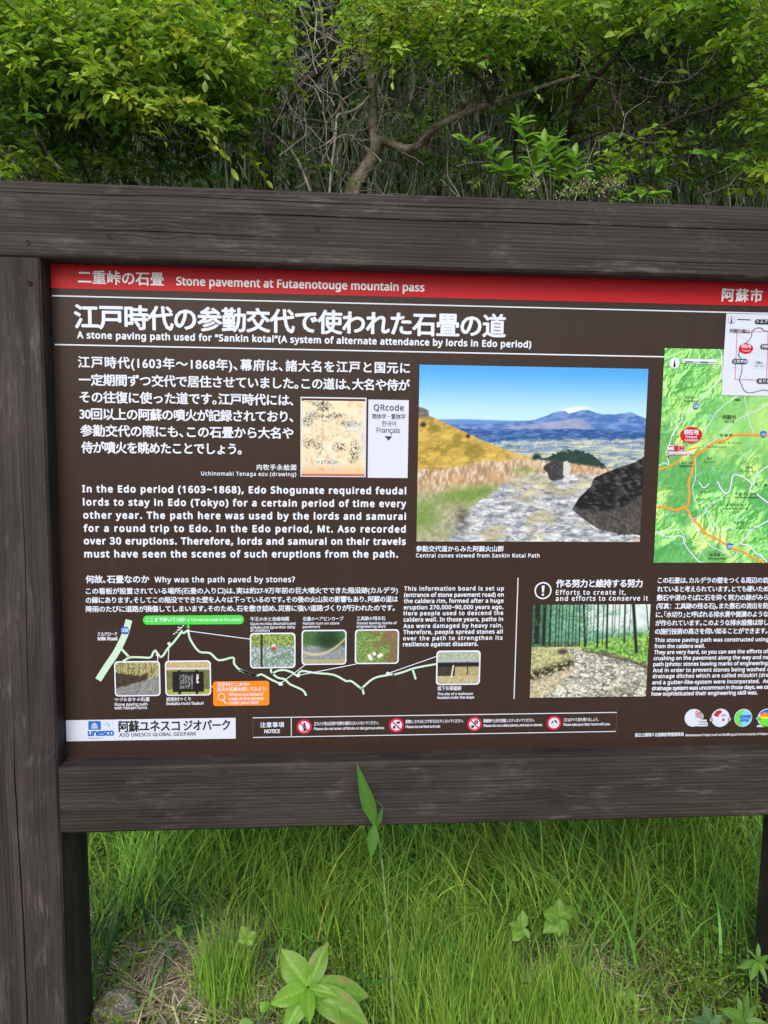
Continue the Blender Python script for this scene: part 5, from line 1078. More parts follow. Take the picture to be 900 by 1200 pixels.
# ---- right hand tree, dark tangled
f2 = foot(665, 2.0); rt = empty('broadleaf_tree', f2)
tag(rt, 'dark multi stemmed tree with tangled thin branches behind the upper right of the board', 'tree', 'trees in the thicket behind the board')
limb(rt, [(650, 320, 2.1), (655, 215, 2.05), (658, 177, 2.0), (667, 155, 1.97), (672, 140, 1.95), (678, 120, 1.92), (697, 93, 1.88), (720, 67, 1.84), (740, 40, 1.8), (762, 15, 1.8), (790, -15, 1.8)], .019, .008, DARKBARK, f2, 'trunk', .2, 10, 70)
for k, (pts, r0, r1) in enumerate([
    ([(675, 122, 1.92), (673, 105, 1.9), (677, 87, 1.9), (683, 47, 1.88), (700, 27, 1.86), (715, 5, 1.85)], .010, .005), ([(705, 250, 1.7), (712, 197, 1.65), (717, 173, 1.62), (731, 168, 1.6), (747, 162, 1.58), (773, 150, 1.55), (800, 137, 1.5), (833, 127, 1.45), (870, 112, 1.4), (905, 95, 1.35)], .012, .005),
    ([(655, 178, 1.8), (667, 173, 1.75), (693, 160, 1.7), (717, 152, 1.66), (745, 150, 1.64), (767, 147, 1.62), (800, 150, 1.6)], .007, .003), ([(717, 152, 1.64), (719, 140, 1.62), (713, 130, 1.6), (722, 115, 1.6), (740, 90, 1.6)], .004, .002),
    ([(600, 215, 1.9), (607, 142, 1.9), (618, 122, 1.9), (630, 103, 1.88), (641, 80, 1.86), (648, 60, 1.85), (668, 30, 1.8)], .009, .004), ([(625, 225, 1.95), (640, 150, 1.92), (655, 100, 1.9), (672, 70, 1.88), (690, 45, 1.85), (712, 20, 1.8)], .008, .004), ([(630, 130, 1.9), (650, 110, 1.9), (680, 85, 1.88), (705, 62, 1.86), (735, 52, 1.84), (770, 30, 1.8)], .006, .003),
    ([(600, 27, 1.6), (590, 35, 1.6), (580, 43, 1.6), (570, 50, 1.62), (563, 56, 1.64), (552, 62, 1.66)], .009, .005), ([(600, 27, 1.6), (640, 15, 1.6), (680, 0, 1.6)], .009, .010), ([(748, 90, 1.7), (764, 95, 1.68), (780, 97, 1.66), (800, 95, 1.64), (808, 92, 1.62), (820, 83, 1.6), (830, 73, 1.58), (840, 58, 1.56), (847, 40, 1.54), (857, 23, 1.52)], .0035, .002),
    ([(808, 92, 1.62), (806, 70, 1.6), (812, 40, 1.6), (817, 10, 1.6)], .002, .0015), ([(765, 230, 1.6), (762, 190, 1.6), (768, 150, 1.6), (772, 110, 1.6), (780, 80, 1.6), (800, 50, 1.6)], .004, .0025), ([(757, 190, 1.7), (765, 130, 1.7), (762, 90, 1.7), (770, 50, 1.7), (775, 10, 1.7)], .005, .003),
    ([(740, 210, 1.6), (765, 200, 1.58), (785, 188, 1.56), (802, 182, 1.54), (830, 165, 1.5)], .004, .002), ([(700, 92, 1.88), (735, 95, 1.8), (780, 70, 1.75), (820, 62, 1.7), (860, 40, 1.65)], .005, .002), ([(720, 67, 1.84), (735, 72, 1.8), (760, 66, 1.78), (800, 80, 1.72), (850, 75, 1.7), (905, 60, 1.7)], .006, .003)]):
    limb(rt, pts, r0, r1, TWIG if k in (9, 10) else DARKBARK, f2, seed=80 + k)
tangle(rt, f2, 60, (640, 900), (40, 230), (1.4, 2.1), 305, TWIG, .0020, name='dead_twigs')
S = Soup(); rng = np.random.default_rng(12)                  # the finest tangle, one part
for k in range(230):
    cx = rng.uniform(690, 890) if k < 170 else rng.uniform(600, 720); cy = rng.uniform(40, 215); Y = rng.uniform(1.4, 2.1); a = rng.uniform(-2.6, .2); p = [np.array([cx, cy])]
    for q in range(5): a += rng.normal(0, .45); p.append(p[-1] + np.array([math.cos(a), math.sin(a)]) * rng.uniform(9, 20))
    V, F = tube([at(q_[0], q_[1], Y + .02 * i_) for i_, q_ in enumerate(p)], np.linspace(rng.uniform(.0015, .0032), .0008, 6), 4, 2); S.add(V, F)
tag(S.build('twigs', DARKBARK, rt, f2), kind='stuff')
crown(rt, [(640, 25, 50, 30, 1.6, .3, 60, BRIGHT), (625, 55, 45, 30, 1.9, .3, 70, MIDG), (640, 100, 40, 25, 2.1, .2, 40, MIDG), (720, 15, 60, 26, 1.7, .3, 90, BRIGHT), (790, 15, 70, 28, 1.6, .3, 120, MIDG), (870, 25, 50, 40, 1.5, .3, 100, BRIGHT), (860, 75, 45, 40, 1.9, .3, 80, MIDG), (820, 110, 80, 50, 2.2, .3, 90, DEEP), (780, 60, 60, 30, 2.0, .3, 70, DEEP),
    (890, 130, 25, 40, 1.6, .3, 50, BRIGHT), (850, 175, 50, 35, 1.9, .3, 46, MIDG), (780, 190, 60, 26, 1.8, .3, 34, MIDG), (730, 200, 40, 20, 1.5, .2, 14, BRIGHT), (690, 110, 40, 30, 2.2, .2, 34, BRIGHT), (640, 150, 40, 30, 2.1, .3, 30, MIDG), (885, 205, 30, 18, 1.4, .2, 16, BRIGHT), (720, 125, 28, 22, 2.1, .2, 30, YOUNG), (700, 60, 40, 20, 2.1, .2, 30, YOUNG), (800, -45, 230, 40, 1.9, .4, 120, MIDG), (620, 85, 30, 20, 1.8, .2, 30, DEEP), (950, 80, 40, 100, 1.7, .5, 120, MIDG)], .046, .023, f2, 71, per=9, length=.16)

# ---- leafy shrub rising just behind the top rail, each large leaf a part
f3 = (float(at(655, 240, .75)[0]), .75, float(gz(at(655, 240, .75)[0], .75))); sh = empty('flowering_shrub', f3)
tag(sh, 'low bright green shrub with cream flower heads just above the top rail of the board', 'shrub')
def leaf_mesh(name, ratio, tint, mat=GREEN_LEAF, fold=.22, curl=.22, wave=.05, prof=None, n=9, tipc=None, veins=0, cols=5, seed=0):
    t = np.linspace(0, 1, n); w = (np.sin(np.pi * np.clip(t, 0, 1) ** .8) ** .75 if prof is None else prof(t)) * ratio / 2
    V = []; C = []; rg = np.random.default_rng(seed); ph = rg.uniform(0, 6)
    for i in range(n):
        for q in np.linspace(-1, 1, cols):
            vn = 0.0
            if veins: vn = max(0, 1 - abs(((t[i] * veins - abs(q) * 1.5) % 1) - .5) * 5) + (1.3 if abs(q) < .05 else 0)
            V.append((t[i], q * w[i] * (1 + .05 * math.sin(7 * t[i] + ph) * (q > 0)), fold * abs(q) * w[i] * 2 - curl * t[i] ** 2 + wave * ratio * math.sin(9 * t[i] + q * 2 + ph) * abs(q) * .5 - (.010 * vn if veins else 0)))
            c = np.array(tint) * ((1.10 if q == 0 else 1.0) if not veins else (.93 + .22 * vn) * (1 + .16 * (fbm(np.array([t[i] * 6 + ph]), np.array([q * 3 + 5.]), 3)[0] - .5)))
            if tipc is not None and (abs(q) > .6 and t[i] > .45 or t[i] > .9) and fbm(np.array([t[i] * 5 + ph]), np.array([q * 4 + 9.]), 8)[0] > .47: c = np.array(tipc)
            C.append(c)
    i = np.arange(n * cols).reshape(n, cols); F = np.stack([i[:-1, :-1], i[1:, :-1], i[1:, 1:], i[:-1, 1:]], -1).reshape(-1, 4)
    return mesh_np(name, V, F, [mat], np.array(C))
def put_leaf(me, parent, p, d, nrm, size, origin, width=1.0, name='leaf'):
    d = unit(np.asarray(d, float)); s = unit(np.cross(np.asarray(nrm, float), d)); u = np.cross(d, s)
    o = bpy.data.objects.new(name, me); COL.objects.link(o); o.parent = parent
    rel = np.asarray(p) - np.asarray(origin)
    o.matrix_local = Matrix([[d[i] * size, s[i] * size * width, u[i] * size, rel[i]] for i in range(3)] + [[0, 0, 0, 1]])
    return o
LM = [leaf_mesh('leaf', .48, (.16, .33, .04)), leaf_mesh('leaf', .44, (.21, .39, .05), curl=.35), leaf_mesh('leaf', .52, (.13, .27, .036), curl=.12)]
rng = np.random.default_rng(21)
stems = [((640, 260, .7), (622, 190, .62), (612, 155, .6), (606, 142, .6)), ((630, 260, .7), (600, 200, .65), (570, 178, .62), (545, 165, .6)), ((660, 260, .7), (655, 215, .62), (650, 190, .6), (638, 168, .6)), ((680, 260, .75), (690, 225, .66), (700, 205, .62), (716, 196, .6)), ((650, 260, .7), (620, 215, .6), (597, 205, .58), (585, 200, .58)), ((700, 260, .75), (722, 236, .66), (740, 228, .62), (765, 228, .6)), ((660, 260, .7), (668, 225, .6), (676, 200, .58), (672, 185, .58)), ((640, 250, .8), (625, 200, .8), (640, 175, .8), (655, 160, .8)), ((600, 255, .75), (612, 232, .7), (605, 215, .66), (622, 196, .64))]
nl = 0
for si, stp in enumerate(stems):
    P = np.array([at(*q_) for q_ in stp]); V, F = tube(P, [.003, .0024, .0018, .001], 6, 5)
    mobj('stem', V, F, BARK if si % 3 == 0 else GRASS, sh, f3, tint=np.broadcast_to(np.array([.10, .16, .04]), (len(V), 3)))
    tt = np.linspace(.28, 1, 10)
    for k, t_ in enumerate(tt):
        q_ = t_ * 3; i_ = min(int(q_), 2); p = P[i_] * (1 - (q_ - i_)) + P[i_ + 1] * (q_ - i_); tg = unit(P[min(i_ + 1, 3)] - P[i_])
        for sg in (-1, 1):
            dd = unit(tg * .45 + np.array([sg * rng.uniform(.5, 1.1), -rng.uniform(.1, .7), rng.uniform(-.1, .5)])) if k < 9 else unit(tg + np.array([sg * .4, -.2, .2]))
            put_leaf(LM[rng.integers(3)], sh, p, dd, unit(np.array([0, -.45, 1]) + rng.normal(0, .3, 3)), rng.uniform(.028, .052), f3); nl += 1
for (cx, cy) in ((680, 222), (712, 212), (706, 222), (688, 214), (618, 222), (722, 216), (660, 226), (625, 213)):
    S = Soup(); p0 = at(cx, cy, .56); k = 60
    q_ = p0 + rng.normal(0, 1, (k, 3)) * [.012, .012, .009]; leaves(S, q_, rand_dir(k, rng), rand_dir(k, rng), np.full(k, .005), np.full(k, .0045), vary((.30, .31, .17), k, .05, .15, rng))
    tag(S.build('flower_head', STRAW, sh, f3), kind='stuff')

# ---- bamboo grass and reeds in the dark behind the trees
def reeds(name, label, n, xr, yr, hr, col, w, seed, mat=GRASS, leanr=.35, group=None):
    rng = np.random.default_rng(seed); S = Soup()
    x = rng.uniform(*xr, n); y = rng.uniform(*yr, n); z = gz(x, y)
    base = np.stack([x, y, z], -1); h = rng.uniform(*hr, n)
    blades(S, base, h, rng.normal(0, leanr, (n, 2)), rng.uniform(.5, 1.5, n) * w, vary(col, n, .16, .6, rng), 6, .6, rng, tipc=tuple(np.array(col) * 3))
    return tag(S.build(name, mat), label, 'reeds', group, 'stuff')
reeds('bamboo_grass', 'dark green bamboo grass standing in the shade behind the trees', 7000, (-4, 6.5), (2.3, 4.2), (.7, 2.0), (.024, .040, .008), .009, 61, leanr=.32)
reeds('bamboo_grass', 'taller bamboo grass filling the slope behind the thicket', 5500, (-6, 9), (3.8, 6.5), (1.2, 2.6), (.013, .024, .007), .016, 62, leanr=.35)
reeds('dry_reeds', 'straw coloured dry reed stalks leaning behind the right hand tree', 650, (1.2, 3.6), (2.2, 3.2), (.8, 2.1), (.30, .27, .15), .009, 63, STRAW, .35)
reeds('dry_reeds', 'scattered dry straw leaves among the dark bamboo grass behind the middle tree', 420, (-2.5, 1.6), (2.1, 3.0), (.4, 1.3), (.16, .14, .085), .009, 64, STRAW, .45)
reeds('reeds', 'fresh green reeds at the foot of the right hand tree', 900, (.9, 3.2), (1.9, 2.9), (.5, 1.8), (.10, .18, .04), .011, 65, GRASS, .3)
# fallen bamboo leaves and broad blades tangled at the foot, seen over the rail
S = Soup(); rng = np.random.default_rng(66); n = 5200
x = rng.uniform(-2.6, 3.2, n); y = rng.uniform(1.6, 2.9, n); z = gz(x, y) + rng.uniform(.6, 1.9, n) * np.where(x < -.6, 1.0, .75)
d = rand_dir(n, rng); d[:, 2] -= .5
leaves(S, np.stack([x, y, z], -1), d, rand_dir(n, rng), rng.uniform(.05, .13, n), rng.uniform(.009, .017, n), np.where(rng.random((n, 1)) < .07, vary((.17, .15, .09), n, .05, .2, rng), vary((.04, .085, .020), n, .12, .6, rng)), curl=.4)
tag(S.build('undergrowth', GREEN_LEAF), 'dark undergrowth of narrow leaves behind the top rail', 'undergrowth', None, 'stuff')
# far wood closing the view
S = Soup(); rng = np.random.default_rng(67)
n = 42000; x = rng.uniform(-8, 11, n); y = rng.uniform(5.0, 9.5, n); z = gz(x, y) + rng.uniform(0, 2.2, n)
d = rand_dir(n, rng); leaves(S, np.stack([x, y, z], -1), d, unit(rand_dir(n, rng) + [0, -.8, .8]), rng.uniform(.12, .26, n), rng.uniform(.04, .09, n), vary((.020, .040, .012), n, .12, .4, rng))
tag(S.build('far_wood', GREEN_LEAF), 'dense shaded wood closing the view behind the thicket', 'wood', None, 'stuff')

# ---- grass under the board
def scatter(n, xr, yr, rng, dens=None):
    x = rng.uniform(*xr, n); y = rng.uniform(*yr, n)
    if dens is not None:
        k = rng.random(n) < dens(x, y); x, y = x[k], y[k]
    return np.stack([x, y, gz(x, y)], -1)
def field(name, label, n, xr, yr, hr, lean, w, col, seed, dens=None, mat=GRASS, cat='grass', dirx=0.0, tipc=None, seg=5, droop=.5):
    rng = np.random.default_rng(seed); b_ = scatter(n, xr, yr, rng, dens); n = len(b_); S = Soup()
    L = rng.normal(0, lean, (n, 2)); L[:, 0] += dirx + (fbm(b_[:, 0] * 2.2, b_[:, 1] * 2.2, seed + 3) - .5) * lean * 5; L[:, 1] += (fbm(b_[:, 0] * 2.2, b_[:, 1] * 2.2, seed + 5) - .5) * lean * 3
    blades(S, b_, rng.uniform(*hr, n), L, rng.uniform(.6, 1.4, n) * w, vary(col, n, .1, .28, rng) * (.55 + 1.0 * fbm(b_[:, 0] * 6, b_[:, 1] * 6, seed)[:, None]) * (1 + (fbm(b_[:, 0] * 4, b_[:, 1] * 4, seed + 9)[:, None] - .5) * np.array([.9, 0, -.3])), seg, droop, rng, tipc)
    return tag(S.build(name, mat), label, cat, None, 'stuff')
bare = lambda x, y: np.clip(1 - 1.1 * np.exp(-(((x + .33) / .17) ** 2 + ((y - .28) / .24) ** 2)) - .8 * np.exp(-(((x - .55) / .13) ** 2 + ((y - .12) / .12) ** 2)), 0, 1)
patch = lambda x, y: sst(.25, .42, fbm(x * 3.1 + 2, y * 3.1, 71)) * bare(x, y)
field('tall_grass', 'long dark green grass growing thick behind the foot of the board', 17000, (-1.0, 2.2), (.7, 1.9), (.2, .55), .15, .0052, (.175, .34, .045), 72, lambda x, y: bare(x, y) * (.5 + .5 * fbm(x * 4, y * 4, 70)), tipc=(.14, .26, .05))
field('arching_grass', 'thin arching grass blades crossing each other below the lower rail', 9500, (-.6, 1.6), (.32, 1.2), (.15, .42), .17, .0045, (.24, .43, .06), 73, patch, tipc=(.2, .36, .07), droop=.9, seg=7)
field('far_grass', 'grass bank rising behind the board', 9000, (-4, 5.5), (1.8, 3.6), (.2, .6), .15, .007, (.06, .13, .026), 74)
def tufts(name, label, spots, seed, col, h, w, spread, n, lean=.03):
    rng = np.random.default_rng(seed); S = Soup()
    for (px, py, k) in spots:
        c_ = on_ground(px, py, 0.0); m = int(n * k)
        q_ = c_[None] + np.stack([rng.normal(0, spread * math.sqrt(k), m), rng.normal(0, spread * .8 * math.sqrt(k), m), np.zeros(m)], -1); q_[:, 2] = gz(q_[:, 0], q_[:, 1])
        d0 = q_[:, :2] - c_[None, :2]
        blades(S, q_, rng.uniform(.3, 1.1, m) * h * 1.45, d0 * .35 + rng.normal(0, lean, (m, 2)), rng.uniform(.7, 1.3, m) * w * 1.5, vary(col, m, .08, .2, rng), 4, .2, rng, tipc=(.22, .36, .06))
    return tag(S.build(name, GRASS), label, 'grass', None, 'stuff')
tufts('rush_grass', 'bright upright fine grass tufts in the sun below the board', [(262, 1180, 1.2), (275, 1170, .8), (248, 1165, .6), (355, 1120, 1.2), (375, 1115, .8), (340, 1105, .6)], 81, (.20, .38, .05), .15, .0028, .028, 130)
tufts('rush_grass', 'broad carpet of bright upright fine grass right of the reed stalk', [(470, 1150, 1.2), (500, 1170, 1.6), (530, 1190, 1.8), (560, 1160, 1.4), (590, 1195, 1.8), (615, 1230, 1.6), (645, 1215, 1.6), (675, 1240, 1.6), (480, 1215, 1.2), (520, 1240, 1.4), (560, 1250, 1.4), (545, 1110, 1.0), (440, 1130, .7), (700, 1210, 1.1), (575, 1130, .9), (505, 1120, .8), (660, 1170, 1.0), (630, 1265, 1.3), (715, 1255, 1.2), (760, 1250, .6)], 82, (.22, .40, .05), .115, .0026, .036, 170)
field('broad_grass', 'scattered wider fresh green blades among the fine grass', 900, (-.6, 1.6), (.1, 1.3), (.1, .36), .14, .0085, (.12, .27, .045), 75, lambda x, y: bare(x, y), seg=7, droop=.9)
field('dry_grass', 'dry buff grass blades mixed through the green grass', 700, (-.7, 1.6), (.0, 1.4), (.04, .22), .12, .002, (.34, .31, .18), 76, lambda x, y: .75 + 0 * x, mat=STRAW)
field('mixed_grass', 'short tangled grass blades between the tufts', 9000, (-.6, 1.6), (-.02, .8), (.03, .13), .07, .003, (.17, .33, .045), 77, lambda x, y: bare(x, y) * sst(.3, .55, fbm(x * 5, y * 5, 78)))
# ground cover of tiny leaves
def cover(name, label, n, dens, seed, col, ll, lw, zr=(.0, .10), xr=(-.8, 1.6), yr=(-.05, 1.5), mat=GREEN_LEAF):
    rng = np.random.default_rng(seed); b_ = scatter(n, xr, yr, rng, dens); n = len(b_); S = Soup()
    b_[:, 2] += rng.uniform(*zr, n) * rng.uniform(.1, 1, n); d = rand_dir(n, rng); d[:, 2] = np.abs(d[:, 2]) * .6
    leaves(S, b_, d, unit(rng.normal(0, .4, (n, 3)) + [0, 0, 1]), rng.uniform(.6, 1.3, n) * ll, rng.uniform(.7, 1.2, n) * lw, vary(col, n, .12, .3, rng))
    return tag(S.build(name, mat), label, 'ground cover', None, 'stuff')
cover('creeping_weeds', 'low weeds with tiny leaves covering the ground below the board', 90000, lambda x, y: bare(x, y) ** 3 * sst(.28, .5, fbm(x * 4, y * 4, 90)), 91, (.17, .30, .042), .0095, .0065)
cover('bedstraw', 'feathery bedstraw creeping by the right hand post', 26000, lambda x, y: np.exp(-(((x - .78) / .25) ** 2 + ((y - .6) / .35) ** 2)), 92, (.20, .34, .05), .008, .0035, (.0, .16))
cover('tiny_flowers', 'pale yellow tiny flowers and seed heads among the grass', 1700, lambda x, y: np.exp(-(((x - .52) / .14) ** 2 + ((y - .28) / .14) ** 2)) + .8 * np.exp(-(((x - .36) / .06) ** 2 + ((y - .5) / .07) ** 2)) + .6 * np.exp(-(((x + .26) / .07) ** 2 + ((y - .18) / .08) ** 2)), 93, (.50, .50, .24), .008, .004, (.03, .14), mat=STRAW)
cover('round_leaved_weeds', 'scattered round bright leaves low in the grass', 900, lambda x, y: .7 + 0 * x, 94, (.15, .30, .04), .024, .022, (.02, .12))
# dead straw litter
S = Soup(); rng = np.random.default_rng(95); n = 8200
x = np.concatenate([rng.normal(-.32, .15, 3600), rng.uniform(-.7, 1.5, n - 4800), rng.normal(.56, .12, 1200)]); y = np.concatenate([rng.normal(.28, .18, 3600), rng.uniform(-.05, 1.5, n - 4800), rng.normal(.16, .12, 1200)]); n = len(x)
z = gz(x, y) + rng.uniform(.002, .03, n); a = rng.uniform(0, 2 * math.pi, n); d = np.stack([np.cos(a), np.sin(a), rng.normal(0, .15, n)], -1)
leaves(S, np.stack([x, y, z], -1), d, unit(rng.normal(0, .3, (n, 3)) + [0, 0, 1]), rng.uniform(.03, .12, n), rng.uniform(.0015, .004, n), vary((.38, .33, .24), n, .05, .35, rng), curl=.06)
tag(S.build('straw_litter', STRAW), 'dead straw and bleached stalks lying on the ground by the left post', 'litter', None, 'stuff')

# ---- single dry stalks by the left post
def stalk(pts, r, label, tint=(.42, .36, .25)):
    P_ = [at(*p_) for p_ in pts]; V, F = tube(P_, np.linspace(r, r * .7, len(P_)), 6, 4); o = mobj('dry_stalk', V, F, STRAW, None, tuple(P_[0]), tint=np.broadcast_to(np.array(tint), (len(V), 3)))
    tag(o, label, 'dry stalk', 'dry stalks lying by the left post')
def ongr(px, py, z=.03): p_ = on_ground(px, py, z); return (px, py, p_[1])
stalk([ongr(118, 1118), ongr(150, 1142), ongr(195, 1178, .035), ongr(258, 1197, .03)], .0021, 'longest pale stalk, running down right from the left post to the grass tuft')
stalk([ongr(112, 1135), ongr(150, 1118), ongr(185, 1098)], .0018, 'pale stalk rising from the foot of the left post towards the grass', (.34, .30, .21))
stalk([ongr(203, 1180, .05), ongr(207, 1192, .05), ongr(212, 1206, .05)], .0042, 'short thick cream stalk end at the bottom of the straw', (.55, .47, .32))
stalk([ongr(115, 1118), ongr(127, 1135), ongr(140, 1142), ongr(152, 1145)], .0015, 'short thin bent stalk nearest the left post', (.36, .31, .22))
stalk([(866, 1135, .3), (862, 1160, .28), (857, 1185, .26), (852, 1204, .25)], .003, 'broken pale stem standing at the lower right corner', (.36, .33, .24))

# ---- mossy stones beside the left post
def stone(px, py, r, lab, seed, moss, Y=None):
    c_ = on_ground(px, py, .03); u_, v_ = np.meshgrid(np.linspace(0, 2 * math.pi, 48, endpoint=False), np.linspace(0, math.pi, 26))
    X_, Y_, Z_ = np.sin(v_) * np.cos(u_), np.sin(v_) * np.sin(u_), np.cos(v_)
    rr = 1 + (fbm(X_ * 1.3 + 5 + Z_, Y_ * 1.3 + Z_ + 9, seed) - .5) * .9 + (fbm(X_ * 6 + 9, Y_ * 6 + Z_ * 5 + 9, seed + 3) - .5) * .18
    V = np.stack([X_ * r[0] * rr, Y_ * r[1] * rr, Z_ * r[2] * rr], -1) + [c_[0], c_[1], float(gz(c_[0], c_[1])) + r[2] * .35]
    i = np.arange(48 * 26).reshape(26, 48); F = np.stack([i[:-1], i[1:], np.roll(i, -1, 1)[1:], np.roll(i, -1, 1)[:-1]], -1).reshape(-1, 4)
    m, t, b = newmat('mossy stone' if moss else 'speckled stone'); tc = N(t, 'ShaderNodeTexCoord'); v = tc.outputs['Object']
    n1 = noise_n(t, v, 22, 5, .6); n2 = noise_n(t, v, 260, 3, .6); n3 = noise_n(t, v, 500, 2, .5)
    g = mixc(t, ramp(t, n2, [(.42, 0.), (.58, 1.)]), (.12, .12, .125), (.55, .56, .58))
    ms = mixc(t, ramp(t, n2, [(.3, 0.), (.7, 1.)]), (.05, .05, .012), (.26, .25, .035))
    c = mixc(t, ramp(t, n1, [(.40, 1. if moss else .15), (.58, .0)]), g, ms)
    if moss: c = mixc(t, ramp(t, n1, [(.50, 0.), (.62, .8)]), c, (.11, .085, .06))
    t.links.new(c, b.inputs['Base Color']); b.inputs['Roughness'].default_value = .95
    bp = N(t, 'ShaderNodeBump'); bp.inputs['Distance'].default_value = .004; t.links.new(n3, bp.inputs['Height']); t.links.new(bp.outputs[0], b.inputs['Normal'])
    tag(mobj('stone', V, F, m, None, tuple(c_)), lab, 'stone', 'stones at the foot of the left post')
stone(136, 1182, (.052, .045, .05), 'moss covered stone at the foot of the left post', 3, True)
stone(124, 1212, (.022, .02, .026), 'small white speckled stone in front of the mossy stone, against the post', 8, False)
stone(168, 1208, (.028, .024, .026), 'white speckled stone at the bottom edge right of the mossy stone', 12, False)

# ---- tall reed shoot in front of the lower rail
fr = at(460, 1197, -.085); fr = (float(fr[0]) , -.085, 0.012); reed = empty('reed_shoot', fr)
tag(reed, 'single tall reed shoot with green blade leaves standing in front of the lower rail', 'reed')
pts = [np.array([fr[0] + .003, -.085, 0.0])] + [at(px, py, -.085 - .0 * i_) for i_, (px, py) in enumerate(((461, 1197), (459, 1160), (457, 1115), (454, 1080), (450, 1035), (447, 1005), (443, 978), (439, 962)))]
V, F = tube(pts, [.0030, .0029, .0027, .0025, .0023, .0021, .0018, .0015, .001], 8, 4); mobj('stem', V, F, GRASS, reed, fr, tint=np.broadcast_to(np.array([.22, .31, .10]), (len(V), 3)))
for px, py in ((458, 1145), (455, 1085)):
    c_ = at(px, py, -.085); V, F = tube([c_ + [0, 0, -.004], c_, c_ + [0, 0, .004]], [.003, .0042, .003], 8, 2); mobj('node', V, F, GRASS, reed, fr, tint=np.broadcast_to(np.array([.12, .14, .07]), (len(V), 3)))
lance = lambda t: np.where(t < .3, .25 + .75 * (t / .3) ** .8, (1 - ((t - .3) / .7) ** 1.6).clip(.01)) 
RB1 = leaf_mesh('leaf', .26, (.085, .235, .03), prof=lance, curl=.03, fold=.15, wave=.01, n=14); RB2 = leaf_mesh('leaf', .24, (.07, .18, .04), prof=lance, curl=.0, fold=.4, wave=.0, n=12)
def span_leaf(me, parent, a, b_, origin, width=1.0, nrm=(0, -1, .25)):
    A_, B_ = at(*a), at(*b_); return put_leaf(me, parent, A_, B_ - A_, nrm, np.linalg.norm(B_ - A_), origin, width)
span_leaf(RB1, reed, (439, 966, -.087), (418, 895, -.092), fr, .8); span_leaf(RB2, reed, (441, 968, -.086), (449, 944, -.088), fr, 1.2); span_leaf(RB1, reed, (439, 966, -.087), (434, 1008, -.10), fr, 1.25)
span_leaf(RB2, reed, (449, 945, -.087), (440, 937, -.09), fr, .5); span_leaf(RB2, reed, (430, 1155, -.06), (419, 1127, -.06), fr, .7); span_leaf(RB2, reed, (431, 1154, -.06), (459, 1142, -.08), fr, .6); span_leaf(RB2, reed, (444, 1010, -.086), (447, 985, -.088), fr, .7)

# ---- broad leaved young plant at the bottom
def plant(name, label, cat, Y, node, tips, tint, origin_px, stemr=.003, tipc=None, ratio=.5, group=None, curl=.22, sc=.88):
    c_ = at(*node, Y); o3 = (float(c_[0]), float(c_[1]), float(gz(c_[0], c_[1]))); e_ = empty(name, o3); tag(e_, label, cat, group)
    V, F = tube([np.array(o3) - [0, 0, .01], (np.array(o3) + c_) / 2 + [.004, 0, 0], c_], [stemr * 1.3, stemr, stemr * .8], 7, 4); mobj('stem', V, F, GRASS, e_, o3, tint=np.broadcast_to(np.array(tint) * .8, (len(V), 3)))
    ov = lambda t: (np.sin(np.pi * np.clip(t * .97 + .015, 0, 1) ** .82) ** .68) * (1 - .25 * sst(.75, 1, t)); ms_ = [leaf_mesh('leaf', ratio * r_, np.array(tint) * g_, tipc=tc_, curl=curl * k_, n=20, wave=.09, fold=.10, veins=6, cols=9, prof=ov if ratio > .5 else None, seed=s_) for s_, (g_, tc_, r_, k_) in enumerate(((1, None, 1, 1), (.85, tipc, .9, 1.3), (1.12, None, 1.1, .6)))]
    for k, (px, py, wd, dy) in enumerate(tips):
        B_ = at(px, py, Y + dy); put_leaf(ms_[k % 3], e_, c_ + (B_ - c_) * .04, B_ - c_, (0, -.75, .75), np.linalg.norm(B_ - c_) * sc, o3, wd * .9)
    return e_
plant('broad_leaved_plant', 'young plant with large yellow green leaves below the middle of the board', 'plant', .02, (361, 1158), [(329, 1111, 1.15, .02), (383, 1103, .95, .03), (316, 1176, .85, -.05), (398, 1166, .62, -.03), (437, 1165, .95, -.02), (362, 1198, .62, -.09), (332, 1210, .9, -.07), (436, 1202, .9, -.07)], (.20, .40, .05), None, tipc=(.30, .30, .10), ratio=.62)
plant('small_plant', 'small five leaved seedling in the grass right of the reed shoot', 'plant', .2, (655, 1075), [(655, 1052, 1, .01), (676, 1062, 1, .01), (638, 1070, 1, -.02), (637, 1094, .9, -.03), (668, 1098, .9, -.03), (655, 1100, .7, -.03)], (.17, .34, .045), None, .0018, ratio=.8)
plant('small_plant', 'pale green seedling standing left of the five leaved one', 'plant', .18, (612, 1088), [(613, 1066, 1, .01), (598, 1082, 1, -.01), (600, 1102, .9, -.03), (622, 1100, .9, -.02)], (.18, .35, .05), None, .0018, ratio=.8)
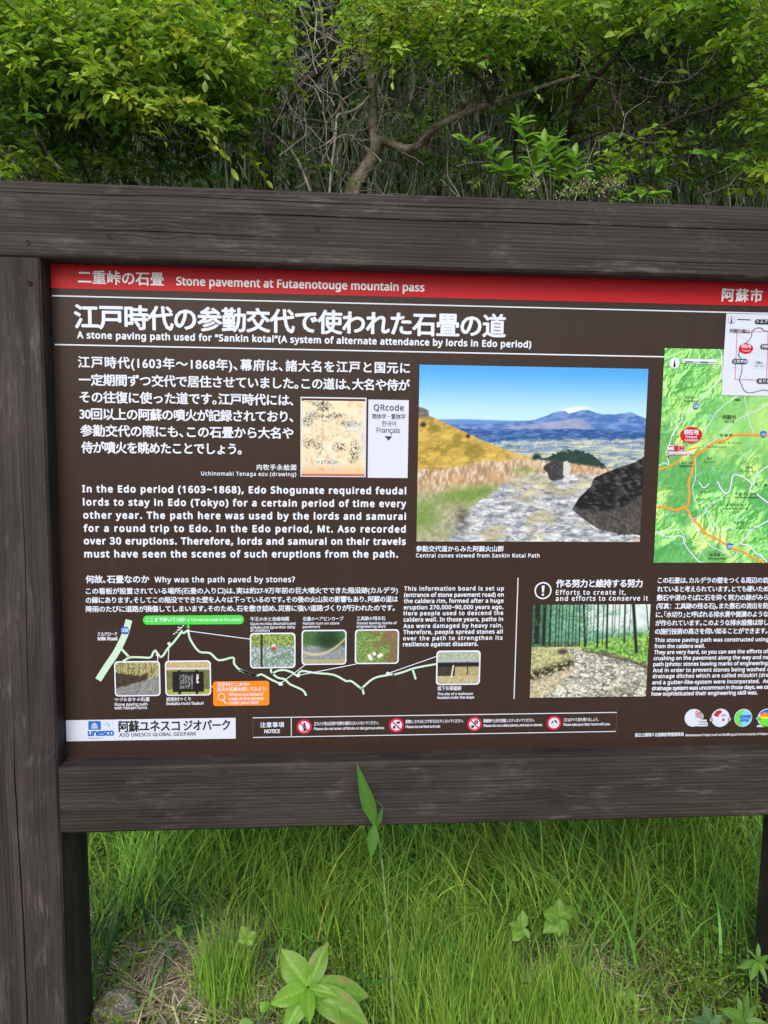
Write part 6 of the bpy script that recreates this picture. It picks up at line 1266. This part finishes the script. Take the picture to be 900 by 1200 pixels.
plant('small_plant', 'seedling at the bottom edge below the pale flowers', 'plant', .02, (735, 1166), [(720, 1166, 1, 0), (746, 1156, 1, .01), (735, 1180, 1, -.02), (750, 1172, .8, -.01)], (.18, .32, .05), None, .0016, ratio=.7)
plant('tall_weed', 'weed with pointed leaves growing against the right hand post', 'plant', -.02, (888, 1126), [(890, 1104, .8, .01), (866, 1134, .8, -.02), (903, 1120, .8, -.02), (902, 1155, .7, -.04), (876, 1110, .6, .01), (880, 1150, .7, -.04), (908, 1138, .8, 0)], (.12, .28, .04), None, .0025, ratio=.42)
plant('tall_weed', 'broad pointed weed at the lower right corner of the view', 'plant', -.05, (872, 1196), [(866, 1168, 1.0, .01), (890, 1176, .8, .01), (848, 1182, .9, -.02), (900, 1198, .9, -.02), (880, 1162, .6, 0), (855, 1205, .8, -.03)], (.11, .26, .04), None, .0025, ratio=.42)
plant('tall_weed', 'smooth grey green leaves at the bottom edge left of the lower right corner', 'plant', -.05, (832, 1200), [(826, 1178, 1.1, 0), (815, 1195, 1, -.02), (848, 1190, .9, -.01)], (.10, .21, .085), None, .0025, ratio=.55)
plant('small_plant', 'shiny round leaved weed beside the grass tuft', 'plant', .1, (290, 1100), [(282, 1086, 1.2, 0), (300, 1092, 1.2, 0), (296, 1108, 1.2, -.01), (278, 1104, 1, -.01)], (.19, .34, .045), None, .0015, ratio=.8)
# dark strap leaves behind the straw
S = Soup(); rng = np.random.default_rng(97)
for (px, py, k) in ((130, 1075, 26), (165, 1060, 26), (205, 1060, 22), (225, 1080, 14), (120, 1110, 12), (190, 1040, 16)):
    c_ = on_ground(px, py + 30, 0); q_ = c_[None] + rng.normal(0, .035, (k, 3)); q_[:, 2] = gz(q_[:, 0], q_[:, 1]); blades(S, q_, rng.uniform(.09, .22, k), rng.normal(0, .07, (k, 2)), rng.uniform(.008, .014, k), vary((.05, .14, .045), k, .06, .2, rng), 6, .6, rng)
tag(S.build('strap_leaf_grass', GRASS), 'dark broad bladed grass behind the straw by the left post', 'grass', None, 'stuff')
